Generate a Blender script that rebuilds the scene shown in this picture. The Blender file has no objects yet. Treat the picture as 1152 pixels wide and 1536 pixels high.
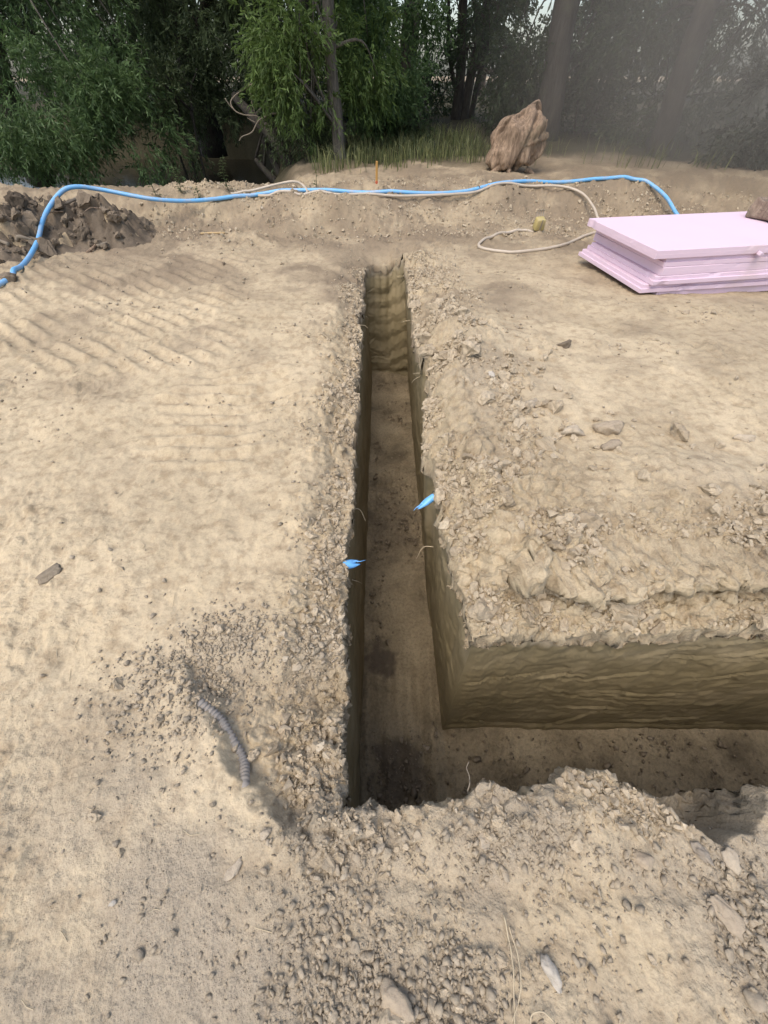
import bpy, bmesh, math, random
import numpy as np
from mathutils import Vector, Matrix, noise as mnoise

random.seed(7)
RNG = np.random.default_rng(7)
scene = bpy.context.scene
COL = scene.collection

# ------------------------------------------------------------------ camera
CAM_H, PITCH = 1.5, 48.7
cam = bpy.data.cameras.new('camera')
cam.sensor_fit = 'VERTICAL'
cam.sensor_height = 36.0
cam.lens = 577.0 / 1536.0 * 36.0
cam.clip_start, cam.clip_end = 0.02, 600.0
cam_o = bpy.data.objects.new('camera', cam)
cam_o.location = (0, 0, CAM_H)
cam_o.rotation_euler = (math.radians(90 - PITCH), 0, 0)
COL.objects.link(cam_o)
scene.camera = cam_o

# ------------------------------------------------------------------ sky, sun, exposure
SUN_EL, SUN_AZ = 63.0, -140.0          # azimuth clockwise from +Y (far side); negative = from the left
world = bpy.data.worlds.new('World')
scene.world = world
world.use_nodes = True
nt = world.node_tree
bgn = nt.nodes['Background']
sky = nt.nodes.new('ShaderNodeTexSky')
sky.sky_type = 'NISHITA'
sky.sun_disc = False
sky.sun_elevation = math.radians(SUN_EL)
sky.sun_rotation = math.radians(SUN_AZ)
sky.air_density = 1.0
sky.dust_density = 3.2
sky.ozone_density = 0.0
nt.links.new(sky.outputs[0], bgn.inputs[0])
bgn.inputs[1].default_value = 0.15
sun = bpy.data.lights.new('sun', 'SUN')
sun.energy = 0.7
sun.angle = math.radians(50)
sun.color = (1.0, 0.96, 0.89)
sun_o = bpy.data.objects.new('sun', sun)
d = Vector((math.sin(math.radians(SUN_AZ)) * math.cos(math.radians(SUN_EL)),
            math.cos(math.radians(SUN_AZ)) * math.cos(math.radians(SUN_EL)),
            math.sin(math.radians(SUN_EL))))
sun_o.rotation_euler = d.to_track_quat('Z', 'Y').to_euler()
COL.objects.link(sun_o)
scene.view_settings.view_transform = 'Standard'
scene.view_settings.look = 'None'
scene.view_settings.exposure = 0.98
scene.view_settings.gamma = 1.0
scene.view_settings.use_curve_mapping = False

# ------------------------------------------------------------------ numpy noise
_tr = np.random.default_rng(99)
_RT = _tr.random((4, 65536)).astype(np.float32)
_GX = np.cos(_RT[0] * 2 * np.pi); _GY = np.sin(_RT[0] * 2 * np.pi)
def _idx(ix, iy, seed):
    return (((ix + seed * 37) & 255) << 8) | ((iy + seed * 91 + (seed >> 3)) & 255)
def perlin(x, y, seed=0):
    x = np.asarray(x, np.float32); y = np.asarray(y, np.float32)
    fx0 = np.floor(x); fy0 = np.floor(y)
    ix = fx0.astype(np.int32); iy = fy0.astype(np.int32)
    fx = x - fx0; fy = y - fy0
    u = fx * fx * fx * (fx * (fx * 6 - 15) + 10); v = fy * fy * fy * (fy * (fy * 6 - 15) + 10)
    def g(ax, ay, dx, dy):
        k = _idx(ax, ay, seed)
        return _GX[k] * dx + _GY[k] * dy
    n00 = g(ix, iy, fx, fy); n10 = g(ix + 1, iy, fx - 1, fy)
    n01 = g(ix, iy + 1, fx, fy - 1); n11 = g(ix + 1, iy + 1, fx - 1, fy - 1)
    a = n00 + (n10 - n00) * u; b = n01 + (n11 - n01) * u
    return 1.4 * (a + (b - a) * v)
def fbm(x, y, seed=0, oct=4, gain=0.5):
    s = 0; a = 1.0; f = 1.0
    for o in range(oct):
        s = s + a * perlin(np.asarray(x) * f, np.asarray(y) * f, seed + o * 17)
        a *= gain; f *= 2.03
    return s
def lumps(x, y, cell, seed, density=0.7, warp=0.35):
    """height of rounded, uneven clods strewn on a jittered grid (in units of cell)"""
    x = np.asarray(x, np.float32) / np.float32(cell); y = np.asarray(y, np.float32) / np.float32(cell)
    wx = x + warp * perlin(x * 1.7, y * 1.7, seed + 5); wy = y + warp * perlin(x * 1.7 + 9, y * 1.7, seed + 6)
    ix = np.floor(wx).astype(np.int32); iy = np.floor(wy).astype(np.int32)
    out = np.zeros_like(wx)
    for dx in (-1, 0, 1):
        for dy in (-1, 0, 1):
            cx = ix + dx; cy = iy + dy
            k = _idx(cx, cy, seed); r1 = _RT[0][k]; r2 = _RT[1][k]; r3 = _RT[2][k]; r4 = _RT[3][k]
            px = cx + 0.15 + 0.7 * r1; py = cy + 0.15 + 0.7 * r2
            rad = 0.28 + 0.45 * r3
            an = r4 * 6.28; ca = np.cos(an); sa = np.sin(an)
            ddx = wx - px; ddy = wy - py
            ex = (ddx * ca + ddy * sa); ey = (-ddx * sa + ddy * ca) * (1.0 + 0.8 * r1)
            q = np.maximum(0, 1 - (ex * ex + ey * ey) / (rad * rad))
            hh = rad * np.power(q, 0.55) * (0.55 + 0.6 * r2)
            hh = np.where(r4 < density, hh, 0)
            out = np.maximum(out, hh)
    return out * cell
def sstep(a, b, x):
    t = np.clip((np.asarray(x, float) - a) / (b - a), 0, 1)
    return t * t * (3 - 2 * t)
def gauss(x, y, cx, cy, sx, sy):
    return np.exp(-((x - cx) / sx) ** 2 - ((y - cy) / sy) ** 2)
def I(v, xs, ys):
    return np.interp(v, xs, ys)

# ------------------------------------------------------------------ the lie of the land
YEND = 5.70
def xl0(y): return I(y, [0, .1, .8, 1.7, 3.4, 5.7], [-.13, -.135, -.17, -.18, -.205, -.235])
def xr0(y): return I(y, [.6, .8, 1.2, 1.7, 2.2, 2.68, 2.78, 3.1, 3.4, 5.7], [.37, .345, .29, .225, .265, .33, .30, .265, .26, .25])
def yf0(x): return I(x, [.3, .9, 1.6, 4, 9], [.65, .66, .69, .74, .8])
def yn0(x): return I(x, [-.2, .05, .24, .4, .55, .7, .81, 1., 1.3, 1.7, 4, 9],
                        [.085, .09, .12, .15, .172, .17, .145, .16, .165, .18, .2, .2])
_ts = np.linspace(-3, 40, 8601)
_XL = xl0(_ts) + .014 * fbm(_ts * 9, _ts * 0 + 3.3, 11, 5, .6) - .035 * sstep(.1, .4, fbm(_ts * 2.3, _ts * 0 + 8.3, 15, 3)) * sstep(.9, 1.4, _ts)
_XR = xr0(_ts) + .014 * fbm(_ts * 9, _ts * 0 + 7.7, 12, 5, .6) + .03 * sstep(.1, .4, fbm(_ts * 2.3, _ts * 0 + 2.3, 16, 3)) * sstep(.8, 1.2, _ts)
_YF = yf0(_ts) + .010 * fbm(_ts * 9, _ts * 0 + 1.7, 13, 4)
_YN = yn0(_ts) + .030 * fbm(_ts * 8, _ts * 0 + 5.7, 14, 4)
def _tab(T, v):
    k = np.clip((np.asarray(v, float) + 3) * 200, 0, 8599); i = k.astype(np.int32); f = k - i
    return T[i] * (1 - f) + T[i + 1] * f
def xl(y): return _tab(_XL, y)
def xr(y): return _tab(_XR, y)
def yf(x): return _tab(_YF, x)
def yn(x): return _tab(_YN, x)
def yend(x): return YEND - .16 * np.clip((x - .02) / .26, -1, 1) ** 2 + .05 * fbm(x * 9, x * 0 + 4.4, 17, 3)
def inside(x, y):
    """depth inside the trench outline (m, positive inside) and the outline point to snap to"""
    a = np.stack([x - xl(y), xr(y) - x, y - yn(x), yend(x) - y])
    dm = a.min(0); km = a.argmin(0)
    b = np.stack([x - .15, yf(x) - y, y - yn(x)])
    ds = b.min(0); ks = b.argmin(0)
    d = np.maximum(dm, ds)
    main = dm >= ds
    sx = np.where(main, np.where(km == 0, xl(y), np.where(km == 1, xr(y), x)), x)
    sy = np.where(main, np.where(km == 2, yn(x), np.where(km == 3, yend(x), y)),
                  np.where(ks == 1, yf(x), np.where(ks == 2, yn(x), y)))
    return d, sx, sy
PIT = np.array([(-.74, .50), (-.66, .40), (-.56, .25), (-.45, .13), (-.30, .02), (-.20, .035), (-.08, .07)])
def pit_d(x, y):
    """signed distance to the scarp of the slumped corner, positive inside the slump"""
    best = np.full(np.shape(x), 9.0); sg = np.ones(np.shape(x))
    for (ax, ay), (bx, by) in zip(PIT[:-1], PIT[1:]):
        ex, ey = bx - ax, by - ay; L = ex * ex + ey * ey
        t = np.clip(((x - ax) * ex + (y - ay) * ey) / L, 0, 1)
        dx = x - ax - t * ex; dy = y - ay - t * ey
        dd = np.sqrt(dx * dx + dy * dy)
        s = np.where(ex * dy - ey * dx > 0, 1.0, -1.0)
        m = dd < best
        best = np.where(m, dd, best); sg = np.where(m, s, sg)
    return best * sg
def shore_x(y): return I(y, [7.6, 9, 11, 12, 14, 17, 20], [-1.2, -1.6, -1.8, -2.2, -2.4, -3.2, -4.5])
def masks(x, y):
    dl = xl0(y) - x
    left_sh = sstep(.42, .04, dl + .10 * fbm(x * 2.2, y * 2.2, 31, 3)) * (dl > -.3) * sstep(.05, .3, y) * sstep(6.0, 5.2, y)
    blk = np.minimum(x - xr0(y), y - yf0(x))
    right_sh = sstep(.80, .06, blk + .12 * fbm(x * 2, y * 2, 32, 3)) * (blk > -.3) * sstep(6.2, 5.2, y)
    near = sstep(-.16, .02, y - yn0(x) + .05 * fbm(x * 3, y * 3, 33, 3)) * (y < yn0(x) + .3) * sstep(-.42, -.22, x)
    return left_sh, right_sh, near, blk
def height(x, y, fine=True):
    x = np.asarray(x, float); y = np.asarray(y, float)
    ls, rs, nr, blk = masks(x, y)
    z = .035 * fbm(x * .55, y * .55, 1, 3) + .014 * fbm(x * 2.3, y * 2.3, 2, 3)
    # left: rounded shoulder to the trench, shallow wheel hollow
    dl = xl0(y) - x
    z -= .10 * sstep(.30, .0, dl + .07 * fbm(x * 2.5, y * 2.5, 41, 3)) * (dl > -.4) * sstep(.35, .6, y) * (x < .1) * sstep(6.1, 5.3, y)
    z -= .05 * gauss(x, y, -1.0, 1.75, .55, .9)
    z += .03 * gauss(x, y, -1.9, 2.3, .5, .35)
    # slumped corner with the conduit
    pd = pit_d(x, y) + .03 * fbm(x * 9, y * 9, 43, 3)
    pm = sstep(.62, .44, y) * (x < .05)
    z -= pm * (.07 * sstep(-.01, .06, pd) + .10 * np.clip(pd / .35, 0, 1))
    # right block: a higher bench with a crumbled front
    env = I(y, [.6, 2.4, 3.3, 4.2, 5.2], [1, .95, .75, .4, .1]) * sstep(5.5, 1.5, x - .2 * y)
    b2 = blk + .05 * fbm(x * 4, y * 4, 44, 4)
    # (lower shelf on the side facing the camera, then a steep crumbly step)
    front = (y - yf0(x)) < (x - xr0(y))
    stp = np.where(front, .07 * sstep(-.02, .13, b2) + .15 * sstep(.135, .175, b2), .22 * sstep(-.03, .24, b2))
    z += env * stp * (blk > -.35) * (x > 0)
    z += .07 * gauss(x, y, .62, 3.0, .30, .42) + .04 * gauss(x, y, 1.5, 1.35, .5, .2) - .05 * gauss(x, y, 1.5, 3.3, .7, .5)
    # near bank: mound, and the notch on the right that falls away
    z += .05 * gauss(x, y, .55, .08, .22, .16) + .03 * gauss(x, y, .2, .05, .12, .1)
    nt_ = sstep(-.012, .035, y - I(x, [.70, .80, .90, 1.0, 1.12, 1.22, 1.34, 1.5], [.20, .145, .07, .012, .05, .14, .22, .3]) + .018 * fbm(x * 9, y * 9, 45, 3))
    z -= .34 * nt_ * (x > .6) * (x < 1.7) * (y < .5) * sstep(1.65, 1.45, x)
    # bank across the back
    yb = I(x, [-8, -4, -3, -1.5, 0, 1.5, 4, 8], [6.5, 6.6, 6.55, 6.35, 6.35, 6.75, 7.35, 7.8]) + .16 * fbm(x * 1.3, y * .6 + 2, 46, 3)
    z += (.32 + .05 * fbm(x * .9, y * .9, 40, 3)) * sstep(0, 1.0 + .4 * fbm(x * .7, y * .3, 39, 2), y - yb + .14 * fbm(x * 1.1, y * 1.1, 47, 3))
    z -= .10 * gauss(x, y, .02, YEND + .02, .30, .22)
    # pond
    sh = shore_x(y) + .35 * fbm(x * .8, y * .8, 48, 2)
    pond = sstep(0, 1.3, sh - x) * sstep(8.0, 9.2, y + .25 * fbm(x * .7, y * .7, 49, 2)) * sstep(19.0, 17.2, y)
    z -= 1.5 * pond
    z += .35 * sstep(10, 25, y) * (1 - pond)
    if fine:
        gn = fbm(x * 1.1, y * 1.1, 50, 3)
        rough = np.clip(.10 + ls + rs + nr * .8 + .30 * sstep(.05, .5, gn) + .35 * sstep(.62, .44, y) * sstep(-.03, .04, pd) * (x < 0), 0, 1.25)
        # open dusty patch on the left is smooth
        rough *= 1 - .8 * gauss(x, y, -1.05, 1.6, .62, .95)
        foot = sum(gauss((x - a) * math.cos(r_) + (y - b_) * math.sin(r_), -(x - a) * math.sin(r_) + (y - b_) * math.cos(r_), 0, 0, .045, .12) for a, b_, r_ in ((-.75, 1.25, .3), (-1.05, 1.0, -.4), (-1.45, 1.35, .8), (-1.7, 1.9, -.9), (-.6, 1.75, .1), (-1.9, 1.2, .5), (-1.25, .55, .2), (1.9, 2.3, .7), (2.3, 2.8, -.3)))
        z -= .014 * foot
        far = sstep(5.6, 6.4, y)
        rough = np.clip(rough + .28 * far * sstep(9.5, 8, y), 0, 1.3)
        z += far * sstep(10, 8.5, y) * (.030 * fbm(x * 5, y * 5, 52, 5, .6) + .02 * np.abs(fbm(x * 9, y * 9, 53, 3)))
        gravel = gravel_mask(x, y)
        z += rough * (.60 * lumps(x, y, .115, 61, .5) + .60 * lumps(x, y, .055, 71, .55) + .65 * lumps(x, y, .026, 81, .6))
        z += rough * .014 * fbm(x * 24, y * 24, 91, 4, .6)
        z += (.10 + gravel) * .5 * lumps(x, y, .020, 85, .55)
        z += .005 * fbm(x * 20, y * 20, 92, 4, .6) + .005 * fbm(x * 6, y * 6, 97, 3)
        # tracked-machine ripples sweeping through the dust on the left
        r = np.sqrt((x + 1.40) ** 2 + (y - 3.9) ** 2)
        rip = sstep(1.25, .55, ((x + 1.05) / .52) ** 2 + ((y - 2.25) / .66) ** 2 + .5 * fbm(x * 2.2, y * 2.2, 98, 3))
        ph = r / .115 * 2 * np.pi + 1.5 * fbm(x * 1.8, y * 1.8, 93, 2)
        z += .034 * rip * np.power(.5 + .5 * np.sin(ph), 1.3) * np.clip(.75 + .7 * fbm(x * 4, y * 4, 94, 2), .15, 1.3)
        # straight cleat bars further left
        cm = sstep(2.5, 3.0, y) * sstep(6.0, 5.2, y) * sstep(-1.2, -1.6, x + .18 * (y - 4))
        lane = np.abs(((x * .80 - y * .60 + 20) % .75) - .375) / .375
        bars = .5 + .5 * np.sin((x * .60 + y * .80) / .15 * 2 * np.pi + .8 * fbm(x * 2, y * 2, 95, 2))
        z += .034 * cm * np.power(bars, 1.6) * sstep(.92, .70, lane) * np.clip(.7 + .9 * fbm(x * 1.6, y * 1.6, 96, 3), 0, 1.2)
        # a soft wheel rut across the very front
        rut = np.exp(-((y + .065 + .02 * np.sin(x * 3)) / .03) ** 2) * sstep(1.0, .7, np.abs(x - .35))
        z -= .012 * rut
    return z
def gravel_mask(x, y):
    g = 0.9 * gauss(x, y, -.62, .62, .16, .16) + .55 * gauss(x, y, -.8, .42, .22, .18) + .6 * gauss(x, y, -.3, .62, .13, .2)
    g = g + 1.0 * gauss(x, y, .08, -.26, .36, .15) + .7 * gauss(x, y, -.12, -.02, .16, .12) + .6 * gauss(x, y, .45, .0, .3, .1)
    g = g + 1.0 * gauss(x, y, 1.0, -.18, .10, .22) + .05 * gauss(x, y, -.6, -.1, .4, .25)
    g = g + .6 * gauss(x, y, .75, 2.3, .35, .5) + .5 * gauss(x, y, 1.9, 1.3, .5, .2)
    return np.clip(g * (1 + .8 * fbm(x * 4, y * 4, 55, 3)), 0, 1)

# ------------------------------------------------------------------ mesh helpers
def np_mesh(name, verts, faces, smooth=True, attrs=None):
    me = bpy.data.meshes.new(name)
    verts = np.asarray(verts, np.float32); faces = np.asarray(faces, np.int32)
    n, k = faces.shape
    me.vertices.add(len(verts)); me.vertices.foreach_set('co', verts.ravel())
    me.loops.add(n * k); me.loops.foreach_set('vertex_index', faces.ravel())
    me.polygons.add(n)
    me.polygons.foreach_set('loop_start', np.arange(0, n * k, k, dtype=np.int32))
    me.polygons.foreach_set('loop_total', np.full(n, k, np.int32))
    me.polygons.foreach_set('use_smooth', np.full(n, smooth, bool))
    for an, av in (attrs or {}).items():
        a = me.attributes.new(an, 'FLOAT', 'POINT'); a.data.foreach_set('value', np.asarray(av, np.float32))
    me.update(calc_edges=True)
    return me
def link(name, me, mat=None, parent=None, loc=None):
    o = bpy.data.objects.new(name, me)
    if mat is not None and me is not None and not me.materials: me.materials.append(mat)
    COL.objects.link(o)
    if parent is not None: o.parent = parent
    if loc is not None: o.location = loc
    return o
def tag(o, label=None, cat=None, group=None, kind=None):
    if label: o['label'] = label
    if cat: o['category'] = cat
    if group: o['group'] = group
    if kind: o['kind'] = kind
    return o
def empty(name, loc=(0, 0, 0)):
    o = bpy.data.objects.new(name, None); o.location = loc; COL.objects.link(o); return o
def grid_faces(ny, nx):
    i = np.arange(ny * nx).reshape(ny, nx)
    return np.stack([i[:-1, :-1], i[:-1, 1:], i[1:, 1:], i[1:, :-1]], -1).reshape(-1, 4)
def tube_np(pts, rad, seg=10, wob=0, seed=0, cap=True, taper_end=False):
    """a round tube along a polyline; returns verts, quads"""
    P = np.array([list(p) for p in pts], float); n = len(P)
    R = np.full(n, rad, float) if np.isscalar(rad) else np.asarray(rad, float)
    T = np.gradient(P, axis=0); T /= np.linalg.norm(T, axis=1)[:, None] + 1e-9
    up = np.array([0.13, 0.21, 1.0]) if abs(T[0][2]) < .9 else np.array([1., .1, 0])
    V = []
    for i in range(n):
        a = np.cross(T[i], up); a /= np.linalg.norm(a) + 1e-9; b = np.cross(T[i], a); up = np.cross(a, T[i]) if i else up
        ang = np.linspace(0, 2 * np.pi, seg, endpoint=False)
        rr = R[i] * (1 + (wob * perlin(np.cos(ang) * 1.5 + seed, np.sin(ang) * 1.5 + i * .35, seed) if wob else 0))
        V.append(P[i] + (np.cos(ang) * rr)[:, None] * a + (np.sin(ang) * rr)[:, None] * b)
    V = np.concatenate(V)
    F = []
    for i in range(n - 1):
        for j in range(seg):
            F.append((i * seg + j, i * seg + (j + 1) % seg, (i + 1) * seg + (j + 1) % seg, (i + 1) * seg + j))
    if cap:
        c0 = len(V); V = np.vstack([V, P[0], P[-1]])
        for j in range(seg):
            F.append((c0, (j + 1) % seg, j, c0)); 
            e = (n - 1) * seg; F.append((c0 + 1, e + j, e + (j + 1) % seg, c0 + 1))
    return V, F
def spline(pts, n=12):
    """Catmull-Rom through points"""
    P = [Vector(p) for p in pts]; P = [P[0] * 2 - P[1]] + P + [P[-1] * 2 - P[-2]]
    out = []
    for i in range(1, len(P) - 2):
        for k in range(n):
            t = k / n; a, b, c, d_ = P[i - 1], P[i], P[i + 1], P[i + 2]
            out.append(.5 * ((2 * b) + (c - a) * t + (2 * a - 5 * b + 4 * c - d_) * t * t + (3 * b - a - 3 * c + d_) * t ** 3))
    out.append(P[-2]); return out
def py_mesh(name, V, F, smooth=True):
    me = bpy.data.meshes.new(name)
    F = [tuple(dict.fromkeys(f)) for f in F]
    me.from_pydata([tuple(v) for v in V], [], F)
    me.polygons.foreach_set('use_smooth', np.full(len(me.polygons), smooth, bool))
    me.update(); return me

# ------------------------------------------------------------------ materials
def new_mat(name):
    m = bpy.data.materials.new(name); m.use_nodes = True
    return m, m.node_tree, m.node_tree.nodes['Principled BSDF']
def N(t, kind, **kw):
    n = t.nodes.new(kind)
    for k, v in kw.items():
        if k in n.inputs.keys() if hasattr(n.inputs, 'keys') else False: n.inputs[k].default_value = v
        else: setattr(n, k, v)
    return n
def ramp(t, fac, stops):
    r = t.nodes.new('ShaderNodeValToRGB')
    el = r.color_ramp.elements
    el[0].position, el[0].color = stops[0][0], (*stops[0][1], 1)
    el[1].position, el[1].color = stops[-1][0], (*stops[-1][1], 1)
    for p, c in stops[1:-1]:
        e = el.new(p); e.color = (*c, 1)
    t.links.new(fac, r.inputs[0]); return r
def mixc(t, fac, a, b, mode='MIX'):
    m = t.nodes.new('ShaderNodeMix'); m.data_type = 'RGBA'; m.blend_type = mode
    for s, v in ((0, fac), (6, a), (7, b)):
        if isinstance(v, (int, float)): m.inputs[s].default_value = v
        elif isinstance(v, tuple): m.inputs[s].default_value = (*v, 1)
        else: t.links.new(v, m.inputs[s])
    return m.outputs[2]
def noise_n(t, scale, detail=6, rough=.6, coord=None, dist=0):
    n = t.nodes.new('ShaderNodeTexNoise')
    n.inputs['Scale'].default_value = scale; n.inputs['Detail'].default_value = detail
    n.inputs['Roughness'].default_value = rough; n.inputs['Distortion'].default_value = dist
    if coord is not None: t.links.new(coord, n.inputs['Vector'])
    return n.outputs['Fac']
def voro_n(t, scale, coord=None, feature='F1', out='Distance'):
    n = t.nodes.new('ShaderNodeTexVoronoi'); n.feature = feature
    n.inputs['Scale'].default_value = scale
    if coord is not None: t.links.new(coord, n.inputs['Vector'])
    return n.outputs[out]
def bump(t, bs, h, strength, dist, normal=None):
    b = t.nodes.new('ShaderNodeBump'); b.inputs['Strength'].default_value = strength; b.inputs['Distance'].default_value = dist
    t.links.new(h, b.inputs['Height'])
    if normal is not None: t.links.new(normal, b.inputs['Normal'])
    t.links.new(b.outputs[0], bs.inputs['Normal']); return b.outputs[0]
def attr(t, name):
    a = t.nodes.new('ShaderNodeAttribute'); a.attribute_name = name; return a.outputs['Fac']
def rgbscale(c, k): return tuple(x * k for x in c)

def soil_material():
    m, t, b = new_mat('soil')
    co = t.nodes.new('ShaderNodeNewGeometry').outputs['Position']
    pale, tan, brown, grey = (.505, .412, .272), (.385, .31, .20), (.235, .183, .122), (.385, .322, .232)
    n1 = noise_n(t, 1.1, 6, .65, co, .6); n2 = noise_n(t, 14, 8, .65, co); n3 = noise_n(t, 110, 4, .7, co)
    c1 = ramp(t, n1, [(.32, tan), (.62, pale)]).outputs[0]
    c2 = ramp(t, n2, [(.36, (.74, .71, .68)), (.52, (1, 1, 1)), (.75, (1.07, 1.06, 1.03))]).outputs[0]
    c = mixc(t, 1.0, c1, c2, 'MULTIPLY')
    c = mixc(t, attr(t, 'damp'), c, mixc(t, n2, rgbscale(brown, .8), rgbscale(brown, 1.15)))
    c = mixc(t, attr(t, 'grit'), c, mixc(t, n3, rgbscale(grey, .7), rgbscale(grey, 1.15)))
    c3 = ramp(t, n3, [(.3, (.80, .79, .77)), (.5, (1, 1, 1)), (.72, (1.10, 1.09, 1.07))]).outputs[0]
    c = mixc(t, .8, c, c3, 'MULTIPLY')
    # litter specks: tiny chips of straw and lime
    sp = ramp(t, voro_n(t, 75, co), [(.0, (1, 1, 1)), (.09, (0, 0, 0))]).outputs[0]
    spm = ramp(t, noise_n(t, 9, 3, .5, co), [(.5, (0, 0, 0)), (.66, (1, 1, 1))]).outputs[0]
    c = mixc(t, mixc(t, 1.0, sp, spm, 'MULTIPLY'), c, (.60, .53, .42))
    # grassy floor far behind, with the deep tree shade darkened into its colour
    c = mixc(t, attr(t, 'litter_shade'), c, mixc(t, n2, (.028, .026, .015), (.075, .066, .038)))
    t.links.new(c, b.inputs['Base Color'])
    b.inputs['Roughness'].default_value = .95; b.inputs['Specular IOR Level'].default_value = .15
    ca = attr(t, 'coarse')
    def follow(lo, hi, k=-1):
        q = t.nodes.new('ShaderNodeMapRange'); t.links.new(ca, q.inputs[0]); q.inputs[3].default_value = lo; q.inputs[4].default_value = hi
        bn = [n for n in t.nodes if n.type == 'BUMP'][k]; t.links.new(q.outputs[0], bn.inputs['Strength'])
    nb = bump(t, b, noise_n(t, 34, 9, .72, co), .7, .016); follow(.25, .7)
    nb = bump(t, b, ramp(t, voro_n(t, 130, co), [(0, (1, 1, 1)), (.55, (0, 0, 0))]).outputs[0], .55, .006, nb); follow(.08, .35)
    bump(t, b, n3, .8, .006, nb); follow(.3, .6)
    return m
def clay_material():
    m, t, b = new_mat('cut_clay')
    tc = t.nodes.new('ShaderNodeAttribute'); tc.attribute_name = 'along'
    cmb = t.nodes.new('ShaderNodeCombineXYZ')
    t.links.new(attr(t, 'along'), cmb.inputs[0]); t.links.new(attr(t, 'down'), cmb.inputs[1])
    mp = t.nodes.new('ShaderNodeMapping'); mp.inputs['Scale'].default_value = (1.2, 14, 1); t.links.new(cmb.outputs[0], mp.inputs[0])
    st = noise_n(t, 2.2, 7, .62, mp.outputs[0], .4)
    co = cmb.outputs[0]
    n1 = noise_n(t, 3.2, 6, .6, co, .6); n2 = noise_n(t, 60, 5, .7, co)
    c = ramp(t, n1, [(.3, (.170, .136, .070)), (.5, (.23, .185, .100)), (.72, (.30, .242, .142))]).outputs[0]
    c = mixc(t, .06, c, ramp(t, st, [(.35, (.68, .66, .6)), (.5, (1, 1, 1)), (.7, (1.2, 1.18, 1.12))]).outputs[0], 'MULTIPLY')
    # dried pale crust along the top of the cut
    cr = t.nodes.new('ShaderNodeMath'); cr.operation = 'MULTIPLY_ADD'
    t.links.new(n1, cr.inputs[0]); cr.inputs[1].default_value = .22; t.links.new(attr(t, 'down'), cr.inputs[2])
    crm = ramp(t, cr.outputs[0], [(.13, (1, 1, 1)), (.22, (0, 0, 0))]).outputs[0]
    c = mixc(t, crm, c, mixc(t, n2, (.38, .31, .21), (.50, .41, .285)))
    # darker brown towards the bottom strip of soil
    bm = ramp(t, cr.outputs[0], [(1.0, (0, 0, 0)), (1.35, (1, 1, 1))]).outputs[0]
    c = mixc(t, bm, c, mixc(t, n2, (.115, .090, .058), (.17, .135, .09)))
    t.links.new(c, b.inputs['Base Color'])
    b.inputs['Roughness'].default_value = .72; b.inputs['Specular IOR Level'].default_value = .3
    nb = bump(t, b, st, .08, .006)
    nb = bump(t, b, noise_n(t, 14, 8, .72, co, .3), .35, .008, nb)
    bump(t, b, n2, .35, .004, nb)
    return m
def floor_material():
    m, t, b = new_mat('trench_bottom_soil')
    co = t.nodes.new('ShaderNodeNewGeometry').outputs['Position']
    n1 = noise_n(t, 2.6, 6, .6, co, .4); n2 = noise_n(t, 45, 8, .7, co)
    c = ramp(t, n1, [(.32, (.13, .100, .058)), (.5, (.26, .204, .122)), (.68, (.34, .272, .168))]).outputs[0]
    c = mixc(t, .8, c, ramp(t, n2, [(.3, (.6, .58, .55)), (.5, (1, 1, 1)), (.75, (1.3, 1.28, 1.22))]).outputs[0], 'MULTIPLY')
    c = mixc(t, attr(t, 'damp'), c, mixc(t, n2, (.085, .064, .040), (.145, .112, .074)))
    t.links.new(c, b.inputs['Base Color']); b.inputs['Roughness'].default_value = .9
    nb = bump(t, b, n2, .6, .012)
    bump(t, b, ramp(t, voro_n(t, 60, co), [(0, (1, 1, 1)), (.6, (0, 0, 0))]).outputs[0], .4, .01, nb)
    return m
def stone_material(name, dark, mid, light, scale=18):
    m, t, b = new_mat(name)
    tc = t.nodes.new('ShaderNodeTexCoord').outputs['Object']
    geo = t.nodes.new('ShaderNodeNewGeometry').outputs['Position']
    oi = t.nodes.new('ShaderNodeObjectInfo').outputs['Random']
    ad = t.nodes.new('ShaderNodeMath'); ad.operation = 'ADD'; t.links.new(oi, ad.inputs[0]); t.links.new(attr(t, 'tint'), ad.inputs[1])
    fr = t.nodes.new('ShaderNodeMath'); fr.operation = 'FRACT'; t.links.new(ad.outputs[0], fr.inputs[0])
    c = ramp(t, fr.outputs[0], [(0, dark), (.45, mid), (.9, mid), (1, light)]).outputs[0]
    n = noise_n(t, 60, 6, .65, geo)
    c = mixc(t, .9, c, ramp(t, n, [(.3, (.72, .71, .69)), (.5, (1, 1, 1)), (.75, (1.15, 1.14, 1.1))]).outputs[0], 'MULTIPLY')
    t.links.new(c, b.inputs['Base Color']); b.inputs['Roughness'].default_value = .93; b.inputs['Specular IOR Level'].default_value = .2
    nb = bump(t, b, noise_n(t, 45, 8, .7, geo), .6, .012)
    bump(t, b, noise_n(t, 170, 4, .7, geo), .4, .004, nb)
    return m
def plain(name, col, rough=.6, var=.12, scale=8, spec=.4, bstr=.15, bdist=.003, sub=0):
    m, t, b = new_mat(name)
    tc = t.nodes.new('ShaderNodeTexCoord').outputs['Object']
    n = noise_n(t, scale, 6, .6, tc)
    c = mixc(t, n, rgbscale(col, 1 - var), rgbscale(col, 1 + var))
    t.links.new(c, b.inputs['Base Color']); b.inputs['Roughness'].default_value = rough; b.inputs['Specular IOR Level'].default_value = spec
    bump(t, b, noise_n(t, scale * 6, 5, .6, tc), bstr, bdist)
    return m
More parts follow.
